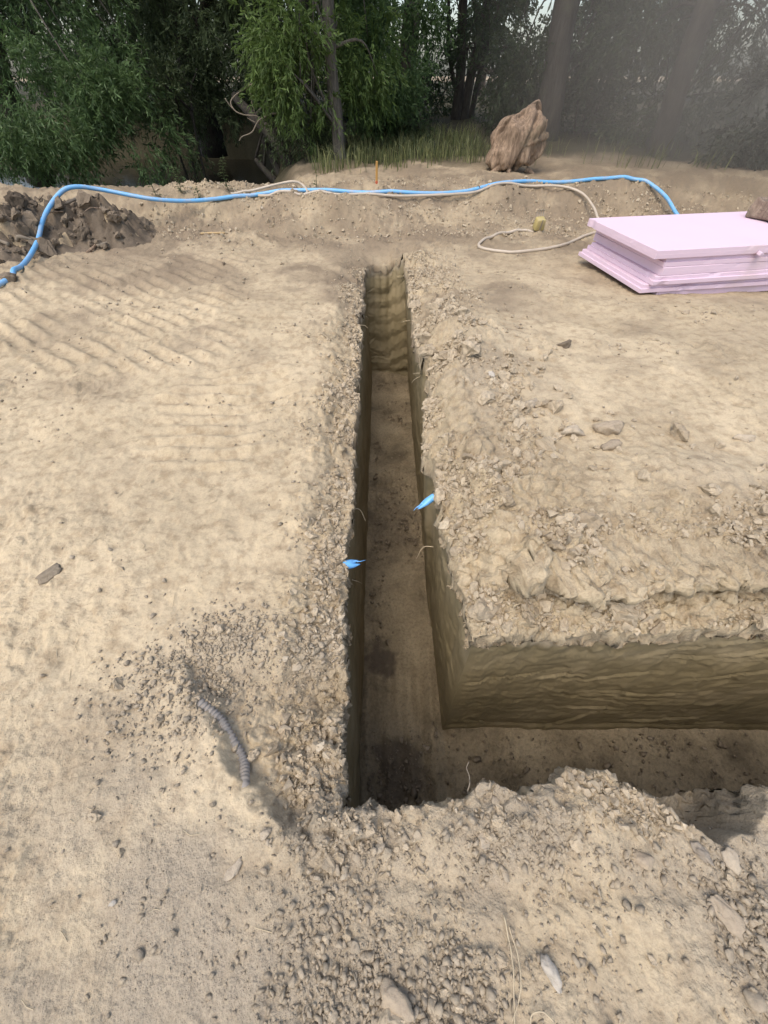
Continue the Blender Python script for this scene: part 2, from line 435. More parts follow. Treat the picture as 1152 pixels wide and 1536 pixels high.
def dusty(name, col, dust=(.42, .34, .24), rough=.5):
    m, t, b = new_mat(name)
    geo = t.nodes.new('ShaderNodeNewGeometry').outputs['Position']
    n = noise_n(t, 7, 6, .65, geo)
    f = ramp(t, n, [(.45, (0, 0, 0)), (.72, (.75, .75, .75))]).outputs[0]
    c = mixc(t, f, col, dust)
    t.links.new(c, b.inputs['Base Color']); b.inputs['Roughness'].default_value = rough
    bump(t, b, noise_n(t, 90, 4, .6, geo), .1, .002)
    return m
def leaf_material(name, a, bcol, trans=.45):
    m, t, b = new_mat(name)
    r = ramp(t, attr(t, 'tint'), [(0, a), (.7, bcol), (1, rgbscale(bcol, 1.5))]).outputs[0]
    t.links.new(r, b.inputs['Base Color']); b.inputs['Roughness'].default_value = .5; b.inputs['Specular IOR Level'].default_value = .35
    tr = t.nodes.new('ShaderNodeBsdfTranslucent'); t.links.new(r, tr.inputs[0])
    mx = t.nodes.new('ShaderNodeMixShader'); mx.inputs[0].default_value = trans
    t.links.new(b.outputs[0], mx.inputs[1]); t.links.new(tr.outputs[0], mx.inputs[2])
    t.links.new(mx.outputs[0], t.nodes['Material Output'].inputs[0])
    return m
def bark_material(name, dark, light):
    m, t, b = new_mat(name)
    tc = t.nodes.new('ShaderNodeTexCoord').outputs['Object']
    mp = t.nodes.new('ShaderNodeMapping'); mp.inputs['Scale'].default_value = (9, 9, 1.6); t.links.new(tc, mp.inputs[0])
    n = noise_n(t, 2.4, 8, .7, mp.outputs[0], .8)
    n2 = noise_n(t, 2.2, 4, .6, tc)
    c = ramp(t, n, [(.36, dark), (.66, light)]).outputs[0]
    c = mixc(t, ramp(t, n2, [(.55, (0, 0, 0)), (.75, (.6, .6, .6))]).outputs[0], c, (.10, .11, .06))
    t.links.new(c, b.inputs['Base Color']); b.inputs['Roughness'].default_value = .95
    bump(t, b, n, .9, .03)
    return m
M = {}
M['soil'] = soil_material(); M['clay'] = clay_material(); M['floor'] = floor_material()
M['stone'] = stone_material('pebble_stone', (.30, .25, .18), (.365, .302, .215), (.43, .365, .27))
M['clod'] = stone_material('dry_clod', (.30, .24, .16), (.42, .345, .24), (.50, .42, .30))
M['dark_clod'] = stone_material('dark_clod', (.10, .078, .055), (.18, .142, .10), (.32, .25, .155))
M['floor_clod'] = stone_material('damp_clod', (.20, .155, .104), (.25, .198, .134), (.33, .268, .188))
def foam_material():
    m, t, b = new_mat('pink_foam')
    tc = t.nodes.new('ShaderNodeTexCoord').outputs['Object']
    c = mixc(t, noise_n(t, 2.5, 5, .6, tc), (.62, .48, .55), (.67, .525, .60))
    sp = ramp(t, voro_n(t, 32, tc), [(0, (1, 1, 1)), (.10, (0, 0, 0))]).outputs[0]
    spm = ramp(t, noise_n(t, 4, 3, .5, tc), [(.5, (0, 0, 0)), (.6, (.8, .8, .8))]).outputs[0]
    c = mixc(t, mixc(t, 1.0, sp, spm, 'MULTIPLY'), c, (.33, .22, .22))
    c = mixc(t, ramp(t, noise_n(t, 1.6, 7, .7, tc, .5), [(.55, (0, 0, 0)), (.8, (.45, .45, .45))]).outputs[0], c, (.52, .42, .34))
    t.links.new(c, b.inputs['Base Color']); b.inputs['Roughness'].default_value = .8; b.inputs['Specular IOR Level'].default_value = .2
    bump(t, b, noise_n(t, 60, 5, .6, tc), .15, .002)
    return m
M['pink'] = foam_material()
M['blue_pipe'] = dusty('blue_water_pipe', (.15, .40, .68), (.40, .38, .36), .4)
M['cream_hose'] = dusty('cream_hose', (.46, .39, .30), (.38, .31, .22), .5)
M['blue_tag'] = plain('blue_plastic', (.16, .44, .80), .35, .06, 12, .5, .05, .001)
M['conduit'] = dusty('grey_conduit', (.235, .215, .19), (.40, .33, .245), .8)
M['yellow'] = dusty('yellow_plastic', (.42, .34, .13), (.36, .29, .20), .5)
M['metal'] = plain('dull_metal', (.25, .21, .16), .5, .2, 20, .5)
M['peg'] = plain('orange_wood', (.45, .25, .07), .6, .12, 10)
M['red'] = plain('red_paint', (.50, .12, .06), .6, .12, 10)
M['stick'] = plain('yellow_stick', (.42, .30, .15), .7, .15, 10)
M['block'] = bark_material('brown_block', (.16, .115, .08), (.34, .26, .19))
M['bark'] = bark_material('grey_bark', (.045, .038, .028), (.17, .15, .115))
M['bark_dark'] = bark_material('dark_bark', (.018, .015, .011), (.07, .06, .045))
M['stump'] = bark_material('weathered_wood', (.13, .085, .052), (.37, .265, .175))
M['deadwood'] = plain('dead_wood', (.20, .165, .12), .9, .25, 12)
M['straw'] = plain('dry_straw', (.44, .36, .235), .8, .2, 5)
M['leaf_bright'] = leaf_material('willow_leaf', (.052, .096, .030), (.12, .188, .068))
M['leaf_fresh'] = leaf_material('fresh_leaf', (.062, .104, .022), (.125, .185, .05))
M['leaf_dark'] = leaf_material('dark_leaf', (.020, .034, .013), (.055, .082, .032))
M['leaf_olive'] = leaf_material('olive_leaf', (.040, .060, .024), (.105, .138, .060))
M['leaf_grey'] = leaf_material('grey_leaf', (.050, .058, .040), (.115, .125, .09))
M['grass'] = leaf_material('meadow_grass', (.065, .090, .030), (.20, .205, .085), .35)
M['timber'] = bark_material('old_timber', (.05, .04, .03), (.16, .13, .10))
def water_material():
    m, t, b = new_mat('pond_water')
    co = t.nodes.new('ShaderNodeNewGeometry').outputs['Position']
    c = ramp(t, noise_n(t, 1.1, 6, .6, co, .8), [(.42, (.020, .016, .010)), (.62, (.055, .045, .028))]).outputs[0]
    t.links.new(c, b.inputs['Base Color']); b.inputs['Roughness'].default_value = .16
    mp = t.nodes.new('ShaderNodeMapping'); mp.inputs['Scale'].default_value = (1, 3, 1); t.links.new(co, mp.inputs[0])
    bump(t, b, noise_n(t, 2.2, 3, .5, mp.outputs[0]), .12, .03)
    return m
M['water'] = water_material()

# ------------------------------------------------------------------ ground sheet
SURF = {}
def build_ground():
    # rows get wider apart with distance, columns fan out with it
    cth, sth = math.cos(math.radians(PITCH)), math.sin(math.radians(PITCH))
    ys = [-1.6]
    while ys[-1] < 250:
        y = ys[-1]
        zc = max(y, -.35) * cth + CAM_H * sth
        st = 1.45 * zc * zc / (385 * CAM_H) * .98
        if 5.2 < y < 7.6: st *= .5
        if .68 < y < .95: st *= .6
        if y < -.42: st = max(st, .02)
        if y > 8.2: st = max(st, .05 * (y - 7.6) + .05)
        ys.append(y + st)
    ys = np.array(ys)
    u = np.concatenate([np.linspace(-1.22, 1.22, 640)])
    out = 1.22 + np.cumsum(.006 * 1.16 ** np.arange(46))
    u = np.concatenate([-out[::-1], u, out])
    ws = np.maximum(ys, -.35) * cth + CAM_H * sth
    X = u[None, :] * ws[:, None]; Y = np.repeat(ys[:, None], len(u), 1)
    x = X.ravel(); y = Y.ravel()
    z = height(x, y)
    d, sx, sy = inside(x, y)
    rawz = z.copy()
    # crumbly skirt: vertices just inside the outline hang down the side of the cut
    ins = d > 0
    drop = np.clip(d * 6, 0, .09)
    near_sk = .012 * fbm(x * 30 + z * 9, y * 30, 101, 3)
    z = np.where(ins, z - drop, z)
    x2 = np.where(ins, sx + (x - sx) * .12, x); y2 = np.where(ins, sy + (y - sy) * .12, y)
    sk = np.clip(d / .02, 0, 1) * ins
    x2 = x2 + sk * (.011 * fbm(x * 13 + y * 13, z * 16, 105, 3) + .006 * fbm(x * 40 + y * 40, z * 40, 106, 2)); y2 = y2 + sk * (.011 * fbm(x * 13 + y * 13 + 50, z * 16, 107, 3) + .006 * fbm(x * 40 + y * 40 + 9, z * 40, 108, 2))
    # sideways heave in the crumbly zones makes overhanging lumps
    ls, rs, nr, blk = masks(x, y)
    cr = np.clip(ls + rs + nr, 0, 1) * sstep(7, 5, y)
    x2 = x2 + cr * .020 * fbm(x * 16, y * 16 + z * 20, 102, 3)
    y2 = y2 + cr * .020 * fbm(x * 16 + 31, y * 16 + z * 20, 103, 3)
    front = sstep(.32, .17, blk) * sstep(.08, .15, blk) * ((y - yf0(x)) < (x - xr0(y))) * (y < 1.6)
    y2 = y2 - front * sstep(.11, .18, rawz) * (.10 + .06 * fbm(x * 7, y * 7, 104, 3))
    SURF.update(ys=ys, u=u, ws=ws, z=rawz.reshape(len(ys), len(u)))
    damp = np.zeros_like(x)
    damp += .55 * sstep(5.7, 6.8, y) * sstep(12, 8.5, y) * np.clip(.55 + .8 * fbm(x * 1.2, y * 1.8, 111, 4), 0, 1)
    damp += .45 * sstep(1.2, 3.6, x) * sstep(1.8, 3.2, y) * np.clip(.6 + .8 * fbm(x * 1.5, y * 1.5, 112, 3), 0, 1)
    damp += .28 * sstep(3.4, 6.0, y) + .5 * sstep(.0, .35, fbm(x * .9 + 4, y * .9, 113, 4)) * sstep(2.2, 4.2, y)
    damp += .5 * gauss(x, y, -3.2, 5.3, .9, .6)
    damp += .85 * gauss(x, y, .22, .045, .035, .03) + .35 * gauss(x, y, .45, .0, .06, .04)
    damp += .6 * gauss(x, y, .5, 3.35, .28, .25) + .5 * gauss(x, y, -.35, 4.9, .3, .4)
    damp += .5 * np.clip(fbm(x * 2.2, y * 2.2, 114, 5), 0, 1)
    damp *= 1 - .8 * gauss(x, y, -1.05, 1.6, .7, 1.0)
    grit = np.clip(gravel_mask(x, y) * .8 + .9 * sstep(.60, .0, y) * np.clip(.5 + .9 * fbm(x * 2.2, y * 2.2, 115, 4), 0, 1), 0, 1)
    coarse = np.clip(.15 + cr + .8 * grit + .5 * sstep(0, .6, fbm(x * 1.1, y * 1.1, 50, 3)) + .5 * sstep(4, 6, y) - .5 * gauss(x, y, -1.05, 1.6, .62, .95), 0, 1)
    litter_shade = np.clip(sstep(9.6, 11.5, y + 1.2 * fbm(x * .5, y * .5, 116, 3) + .8 * sstep(1.5, -1, x)), 0, 1) * sstep(110, 80, y)  # wood floor, coloured darker for the shade under the trees
    keep = d < .035
    F = grid_faces(len(ys), len(u))
    F = F[keep[F].all(1)]
    used = np.zeros(len(x), bool); used[F.ravel()] = True
    idx = np.cumsum(used) - 1
    V = np.stack([x2, y2, z], 1)[used]
    me = np_mesh('ground', V, idx[F], True, {'damp': np.clip(damp + .45 * np.clip(d / .02, 0, 1) * (d > 0), 0, 1)[used], 'grit': (grit * (d < .002))[used], 'litter_shade': litter_shade[used], 'coarse': coarse[used]})
    return tag(link('ground', me, M['soil']), 'dry tan excavated earth around the trench', None, None, 'structure')
GROUND = build_ground()
def surf(x, y):
    """height of the ground sheet, read back from its grid"""
    x = np.asarray(x, float); y = np.asarray(y, float)
    ys, u, ws, Z = SURF['ys'], SURF['u'], SURF['ws'], SURF['z']
    i = np.clip(np.searchsorted(ys, y) - 1, 0, len(ys) - 2)
    t = np.clip((y - ys[i]) / (ys[i + 1] - ys[i]), 0, 1)
    uu = x / (ws[i] * (1 - t) + ws[i + 1] * t)
    j = np.clip(np.searchsorted(u, uu) - 1, 0, len(u) - 2)
    f = np.clip((uu - u[j]) / (u[j + 1] - u[j]), 0, 1)
    return (Z[i, j] * (1 - f) + Z[i, j + 1] * f) * (1 - t) + (Z[i + 1, j] * (1 - f) + Z[i + 1, j + 1] * f) * t
def gz(x, y): return float(surf(x, y))

# ------------------------------------------------------------------ trench: cut faces and bottom
FZ = -1.5
def wall(name, top, bot, nrm, n, m, seed, amp=1.0, ridges=0.0, sink=.02, parent=None, pin=False, dense=1.0):
    """ruled face between a top outline and a bottom outline; nrm points into the trench"""
    top = np.array(top, float); bot = np.array(bot, float)
    s = np.linspace(0, 1, n) ** dense; t = np.linspace(0, 1, m)
    def res(P):
        L = np.r_[0, np.cumsum(np.linalg.norm(np.diff(P, axis=0), axis=1))]
        return np.stack([np.interp(s * L[-1], L, P[:, k]) for k in range(2)], 1), L[-1]
    T, Lt = res(top); B, Lb = res(bot)
    SS, TT = np.meshgrid(s, t)
    nv = np.array(nrm, float)
    zt = np.min([surf(T[:, 0] - nv[0] * q, T[:, 1] - nv[1] * q) for q in (.0, .012, .03)], axis=0)
    zt = np.minimum(zt, np.minimum(np.r_[zt[1:], zt[-1]], np.r_[zt[0], zt[:-1]])) - sink
    al = SS * Lt; dn = TT * (zt[None, :] - FZ + .06)
    tt = TT[..., None]
    XY = T[None] * (1 - tt) + B[None] * tt
    nrm = np.array(nrm, float)
    w = .014 * fbm(al * 1.1, dn * 1.5, seed, 3) + .0014 * fbm(al * 2.0, dn * 18, seed + 3, 2) + .0035 * fbm(al * 16, dn * 16, seed + 4, 4, .6)
    # scrapes left by the bucket teeth: long shallow grooves with a raised lip
    rr = random.Random(seed)
    for _ in range(int(12 * Lt)):
        a0, d0 = rr.uniform(0, Lt), rr.uniform(.12, 1.45); an = rr.choice((rr.gauss(0, .12), rr.gauss(.5, .25), rr.gauss(-.5, .25))); ln = rr.uniform(.12, .7); wd = rr.uniform(.006, .016); dp = rr.uniform(.004, .013)
        ca, sa = math.cos(an), math.sin(an)
        ux = (al - a0) * ca + (dn - d0) * sa; uy = -(al - a0) * sa + (dn - d0) * ca + .03 * np.sin(ux * 5)
        env_ = np.exp(-(ux / (ln * .5)) ** 4)
        w = w + env_ * dp * (np.exp(-((uy - wd * 1.4) / wd) ** 2) * .9 - np.exp(-(uy / wd) ** 2))
    # plates of clay that have flaked off
    w += -.006 * sstep(.18, .30, fbm(al * 2.4, dn * 3.2, seed + 23, 3)) + .006 * sstep(.5, .0, TT) * np.abs(fbm(al * 10, dn * 10, seed + 24, 3))
    # undercut strip at the foot and flakes near the top
    w += -.02 * sstep(.86, .90, TT) + .018 * sstep(.90, .93, TT)
    w += .014 * sstep(.25, .0, TT) * fbm(al * 8, dn * 8, seed + 9, 4)
    if ridges:
        st = dn / .19 + .22 * fbm(al * 2.5, dn * 2.5, seed + 11, 3)
        w += ridges * (1.6 * np.abs((st % 1.0) - .5) - .4) * (.6 + .5 * perlin(al * 4, np.floor(st) * 3.1, seed + 12))
    if pin: w = w * sstep(0, .07, al)
    XY = XY + nrm * (w * amp)[..., None]
    Z = zt[None, :] - dn
    V = np.concatenate([XY, Z[..., None]], -1).reshape(-1, 3)
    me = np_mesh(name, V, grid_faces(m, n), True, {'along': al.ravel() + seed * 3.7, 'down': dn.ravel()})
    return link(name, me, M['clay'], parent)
trench = empty('trench', (0, 0, 0)); tag(trench, 'deep narrow foundation trench cut through olive brown clay', None, None, 'structure')
yy = np.linspace(-.02, YEND - .06, 160)
off = .014
L_top = np.stack([xl(yy) - off, yy], 1); L_bot = np.stack([I(yy, [.2, 2, 5.7], [-.15, -.16, -.17]), yy], 1)
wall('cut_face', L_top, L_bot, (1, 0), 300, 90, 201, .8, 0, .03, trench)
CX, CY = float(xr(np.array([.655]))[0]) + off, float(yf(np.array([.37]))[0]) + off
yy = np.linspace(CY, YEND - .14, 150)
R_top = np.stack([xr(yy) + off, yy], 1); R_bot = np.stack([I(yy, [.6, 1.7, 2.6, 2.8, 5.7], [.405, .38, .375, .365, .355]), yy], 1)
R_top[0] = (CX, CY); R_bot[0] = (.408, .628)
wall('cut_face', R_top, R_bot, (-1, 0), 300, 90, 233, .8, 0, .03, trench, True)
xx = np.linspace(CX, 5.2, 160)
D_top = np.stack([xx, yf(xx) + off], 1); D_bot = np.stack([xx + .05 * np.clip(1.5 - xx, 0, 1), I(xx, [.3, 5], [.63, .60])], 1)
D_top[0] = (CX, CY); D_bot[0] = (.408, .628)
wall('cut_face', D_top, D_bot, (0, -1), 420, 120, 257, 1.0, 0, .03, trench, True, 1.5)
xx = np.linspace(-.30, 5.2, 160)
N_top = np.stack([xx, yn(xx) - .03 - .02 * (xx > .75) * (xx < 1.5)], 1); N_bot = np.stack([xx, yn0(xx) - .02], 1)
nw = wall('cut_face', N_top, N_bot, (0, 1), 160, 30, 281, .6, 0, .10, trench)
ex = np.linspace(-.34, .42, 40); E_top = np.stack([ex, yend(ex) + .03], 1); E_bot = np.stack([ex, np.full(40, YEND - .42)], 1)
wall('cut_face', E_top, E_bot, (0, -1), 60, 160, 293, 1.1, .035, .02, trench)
def floor_patch(x0, x1, y0, y1, nx, ny):
    X, Y = np.meshgrid(np.linspace(x0, x1, nx), np.linspace(y0, y1, ny))
    x, y = X.ravel(), Y.ravel()
    ro = np.clip(.45 + .8 * fbm(x * 1.5, y * 1.2, 301, 3) + .5 * gauss(x, y, .1, 2.6, .5, .6) + .6 * gauss(x, y, .1, .35, .3, .2), .12, 1.3)
    z = FZ + .03 * fbm(x * 2, y * 1.2, 302, 3) + ro * (.45 * lumps(x, y, .09, 303, .5) + .5 * lumps(x, y, .045, 305, .6) + .4 * lumps(x, y, .022, 307, .6))
    z += .03 * sstep(.2, .0, np.abs(x - .12) - .06) * -1 * sstep(1.8, 1.0, y) + .02 * np.sin(x * 42) * sstep(1.4, .9, y) * (x < .45)
    z += .10 * sstep(5.0, YEND, y) * (x < .5)
    V = np.stack([x, y, z], 1)
    st = sstep(.35, .75, gauss(x, y, -.02, 1.10, .13, .16) + .35 * fbm(x * 9, y * 9, 311, 4)) + .8 * sstep(.4, .8, gauss(x, y, .1, .40, .22, .22) + .35 * fbm(x * 7, y * 7, 312, 4)) + .5 * sstep(.35, .8, gauss(x, y, .1, 2.5, .3, .5) + .4 * fbm(x * 6, y * 6, 313, 4))
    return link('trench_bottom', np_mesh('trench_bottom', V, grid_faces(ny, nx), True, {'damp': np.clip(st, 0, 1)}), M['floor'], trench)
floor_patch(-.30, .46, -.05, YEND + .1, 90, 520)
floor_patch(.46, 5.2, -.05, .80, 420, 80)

rq = random.Random(404)
for k in range(9):
    y = rq.uniform(1.2, 5.3); z = -rq.uniform(.05, .55); sd = rq.choice((-1, 1)); x = float(xl0(y)) - .01 if sd < 0 else float(xr0(y)) + .01
    l = rq.uniform(.05, .14)
    V, F = tube_np(spline([(x + sd * .02, y, z), (x - sd * l * .4, y + rq.uniform(-.03, .03), z - .01), (x - sd * l * .8, y + rq.uniform(-.08, .08), z - rq.uniform(.02, .08))], 5), np.linspace(.0035, .0012, 11), 5)
    link('root', py_mesh('root', V, F), M['straw'], trench)

# ------------------------------------------------------------------ stones and clods
def rock_template(seed, npts=16, flat=.7, rough=0.0, sub=0, soft=True):
    r = random.Random(seed)
    bm = bmesh.new()
    ax = (1.0, r.uniform(.65, .95), flat * r.uniform(.8, 1.1))
    for _ in range(npts):
        v = Vector((r.gauss(0, 1), r.gauss(0, 1), r.gauss(0, 1))).normalized() * r.uniform(.82, 1.0)
        bm.verts.new((v.x * ax[0], v.y * ax[1], v.z * ax[2]))
    res = bmesh.ops.convex_hull(bm, input=bm.verts)
    junk = [e for e in res['geom_interior'] if isinstance(e, bmesh.types.BMVert)]
    if junk: bmesh.ops.delete(bm, geom=junk, context='VERTS')
    if sub:
        bmesh.ops.subdivide_edges(bm, edges=bm.edges[:], cuts=sub, use_grid_fill=True)
        if soft: bmesh.ops.smooth_vert(bm, verts=bm.verts, factor=.5, use_axis_x=True, use_axis_y=True, use_axis_z=True)
        for v in bm.verts:
            p = v.co * 2.2 + Vector((seed * 3.1, 0, 0))
            v.co += v.co.normalized() * (rough * (mnoise.noise(p) + .5 * mnoise.noise(p * 2.3) + (0 if soft else .4 * mnoise.noise(p * 5))))
    bmesh.ops.triangulate(bm, faces=bm.faces[:])
    bm.normal_update()
    V = np.array([v.co[:] for v in bm.verts]); F = np.array([[v.index for v in f.verts] for f in bm.faces])
    bm.free()
    return V, F
T_SMALL = [rock_template(i, 9, .75) for i in range(10)]
T_ROUND = [rock_template(40 + i, 14, .62, .06, 1) for i in range(8)]
T_CLOD = [rock_template(80 + i, 15, .78, .26, 2, False) for i in range(8)]
def rotmats(n, rng, tilt=.5):
    a = rng.uniform(0, 2 * np.pi, n); b = rng.normal(0, tilt, n); c = rng.normal(0, tilt, n)
    ca, sa, cb, sb, cc, sc = np.cos(a), np.sin(a), np.cos(b), np.sin(b), np.cos(c), np.sin(c)
    o, l = np.zeros(n), np.ones(n)
    Rz = np.stack([ca, -sa, o, sa, ca, o, o, o, l], 1).reshape(-1, 3, 3)
    Rx = np.stack([l, o, o, o, cb, -sb, o, sb, cb], 1).reshape(-1, 3, 3)
    Ry = np.stack([cc, o, sc, o, l, o, -sc, o, cc], 1).reshape(-1, 3, 3)
    return Rz @ Rx @ Ry
def strew(name, templates, P, S, mat, parent, seed, smooth=True):
    rng = np.random.default_rng(seed)
    n = len(P); k = rng.integers(0, len(templates), n)
    R = rotmats(n, rng)
    VV, FF, TT = [], [], []; base = 0
    for ti, (tv, tf) in enumerate(templates):
        m = np.where(k == ti)[0]
        if not len(m): continue
        v = np.einsum('nij,vj->nvi', R[m], tv) * S[m][:, None, None] + P[m][:, None, :]
        f = tf[None] + (np.arange(len(m)) * len(tv))[:, None, None] + base
        VV.append(v.reshape(-1, 3)); FF.append(f.reshape(-1, 3))
        TT.append(np.repeat(rng.random(len(m)), len(tv))); base += len(m) * len(tv)
    me = np_mesh(name, np.concatenate(VV), np.concatenate(FF), smooth, {'tint': np.concatenate(TT)})
    return tag(link(name, me, mat, parent), None, None, None, 'stuff')
def tmpl_mesh(name, T, mat):
    me = np_mesh(name, T[0], T[1], name != 'clod'); me.materials.append(mat); return me
def sample(n, xr_, yr_, dens, seed):
    """rejection sample n points from a density over a rectangle"""
    rng = np.random.default_rng(seed); out = []
    tot = 0
    for _ in range(60):
        x = rng.uniform(*xr_, n * 2); y = rng.uniform(*yr_, n * 2)
        ok = (rng.random(n * 2) < dens(x, y)) & (inside(x, y)[0] < -.004)
        out.append(np.stack([x[ok], y[ok]], 1)); tot += ok.sum()
        if tot >= n: break
    return np.concatenate(out)[:n]
def crumb_density(x, y):
    ls, rs, nr, blk = masks(x, y)
    return np.clip((ls ** 2 * .5 + rs ** 2 * .55 + nr * .6) * np.clip(.25 + 1.2 * fbm(x * 3, y * 3, 401, 3), 0, 1.2), 0, 1)
def gravel_density(x, y): return np.clip(gravel_mask(x, y) ** 1.4 + .002, 0, 1)
def on_ground(p, s, sink=.25):
    return np.stack([p[:, 0], p[:, 1], surf(p[:, 0], p[:, 1]) + s * sink], 1)
def lognorm(n, med, sig, lo, hi, seed):
    return np.clip(med * np.exp(np.random.default_rng(seed).normal(0, sig, n)), lo, hi)
# fine gravel and crumbs (uncountable) as strewn mass
p = sample(9500, (-1.5, 1.6), (-.9, 1.1), gravel_density, 1); s = lognorm(len(p), .0050, .6, .0022, .018, 2)
strew('gravel', T_SMALL, on_ground(p, s), s, M['stone'], GROUND, 3)
p = sample(15000, (-1.6, 3.0), (-.5, 5.5), crumb_density, 4); s = lognorm(len(p), .0085, .5, .004, .022, 5)
strew('soil_crumbs', T_SMALL, on_ground(p, s), s, M['clod'], GROUND, 6, False)
p = sample(4000, (-3.6, 6.0), (6.2, 8.3), lambda x, y: np.clip(.3 + .6 * fbm(x * 2, y * 2, 403, 3), 0, 1), 17); s = lognorm(len(p), .014, .5, .006, .04, 18)
strew('bank_crumbs', T_SMALL, on_ground(p, s), s, M['clod'], GROUND, 19, False)
p = sample(2600, (-4.5, 5.0), (-.9, 7.5), lambda x, y: np.clip(.02 + .5 * fbm(x * 1.6, y * 1.6, 402, 4), 0, 1), 7); s = lognorm(len(p), .0065, .5, .003, .02, 8) * (1 + .10 * np.maximum(p[:, 1], 0))
strew('scattered_pebbles', T_SMALL, on_ground(p, s), s, M['stone'], GROUND, 9)
p = sample(2600, (.2, 2.6), (.6, 4.6), lambda x, y: crumb_density(x, y) * np.clip(.2 + 1.2 * fbm(x * 2.5, y * 2.5, 404, 3), 0, 1), 41); s = lognorm(len(p), .017, .45, .008, .045, 42)
strew('clod_rubble', T_SMALL, on_ground(p, s, .1), s, M['clod'], GROUND, 43, False)
p = sample(1300, (-.75, -.1), (.1, 5.0), crumb_density, 44); s = lognorm(len(p), .015, .45, .007, .035, 45)
strew('clod_rubble', T_SMALL, on_ground(p, s, .1), s, M['clod'], GROUND, 46, False)
# stones and clods one can pick out: each one an object
stone_me = [tmpl_mesh('stone', T, M['stone']) for T in T_ROUND]
clod_me = [tmpl_mesh('clod', T, M['clod']) for T in T_CLOD]
dark_me = [tmpl_mesh('clod', T, M['dark_clod']) for T in T_CLOD]
def place(name, me, x, y, s, parent=GROUND, sink=.2, rng=random, zs=1.0, z=None, tilt=.35):
    o = link(name, me, None, parent)
    o.location = (x, y, (gz(x, y) if z is None else z) + s * sink)
    o.rotation_euler = (rng.gauss(0, tilt), rng.gauss(0, tilt), rng.uniform(0, 6.28))
    o.scale = (s, s * rng.uniform(.75, 1.1), s * zs * rng.uniform(.75, 1.1))
    return o
rg = random.Random(5)
P1 = sample(215, (-1.1, 1.3), (-.42, 1.0), gravel_density, 21); S1 = lognorm(len(P1), .0145, .42, .009, .04, 22)
for (x, y), s in zip(P1, S1): place('stone', rg.choice(stone_me if rg.random() < .55 else clod_me), x, y, s, rng=rg)
P1 = sample(60, (-1.6, 2.2), (-.42, 3.4), lambda x, y: .3 + 0 * x, 23); S1 = lognorm(len(P1), .011, .4, .007, .028, 24)
for (x, y), s in zip(P1, S1): place('stone', rg.choice(stone_me), x, y, s, rng=rg)
P1 = sample(170, (.2, 2.4), (.4, 4.2), crumb_density, 25); S1 = lognorm(len(P1), .036, .45, .016, .085, 26)
for (x, y), s in zip(P1, S1): place('clod', rg.choice(clod_me), x, y, s, rng=rg)
P1 = sample(50, (-3.2, 4.0), (4.4, 7.8), lambda x, y: .3 + .5 * sstep(6, 6.6, y), 27); S1 = lognorm(len(P1), .028, .45, .012, .07, 28)
for (x, y), s in zip(P1, S1): place('clod', rg.choice(dark_me if rg.random() < .35 else clod_me), x, y, s, rng=rg)
P1 = sample(80, (.3, 2.4), (1.3, 3.2), lambda x, y: gauss(x, y, .85, 2.1, .35, .55) + .6 * gauss(x, y, 1.25, 1.6, .35, .2), 31); S1 = lognorm(len(P1), .030, .45, .014, .075, 32)
for (x, y), s in zip(P1, S1): place('clod', rg.choice(clod_me), x, y, s, rng=rg)
# damp lumps lying on the trench bottom
rng9 = np.random.default_rng(91)
p = np.stack([rng9.uniform(-.12, .36, 2600), rng9.uniform(.12, 5.3, 2600)], 1); p = p[rng9.random(len(p)) < np.clip(.25 + 1.3 * fbm(p[:, 0] * 2, p[:, 1] * 1.6, 94, 2) + .6 * np.exp(-((p[:, 1] - 2.6) / .5) ** 2) + .6 * np.exp(-((p[:, 1] - .35) / .2) ** 2), 0, 1)]
q = np.stack([rng9.uniform(.4, 2.6, 350), rng9.uniform(.18, .60, 350)], 1); p = np.concatenate([p, q])
s = lognorm(len(p), .010, .5, .004, .035, 92)
strew('damp_crumbs', T_SMALL, np.stack([p[:, 0], p[:, 1], np.full(len(p), FZ + .02) + s * .4], 1), s, M['floor_clod'], trench, 93)


# ------------------------------------------------------------------ pond
wx = np.linspace(-30, -.9, 40); wy = np.linspace(8.2, 19.2, 30)
X, Y = np.meshgrid(wx, wy)
tag(link('water', np_mesh('water', np.stack([X.ravel(), Y.ravel(), np.full(X.size, -.45)], 1), grid_faces(30, 40)), M['water']),
    'dark still pond water under the trees', None, None, 'structure')

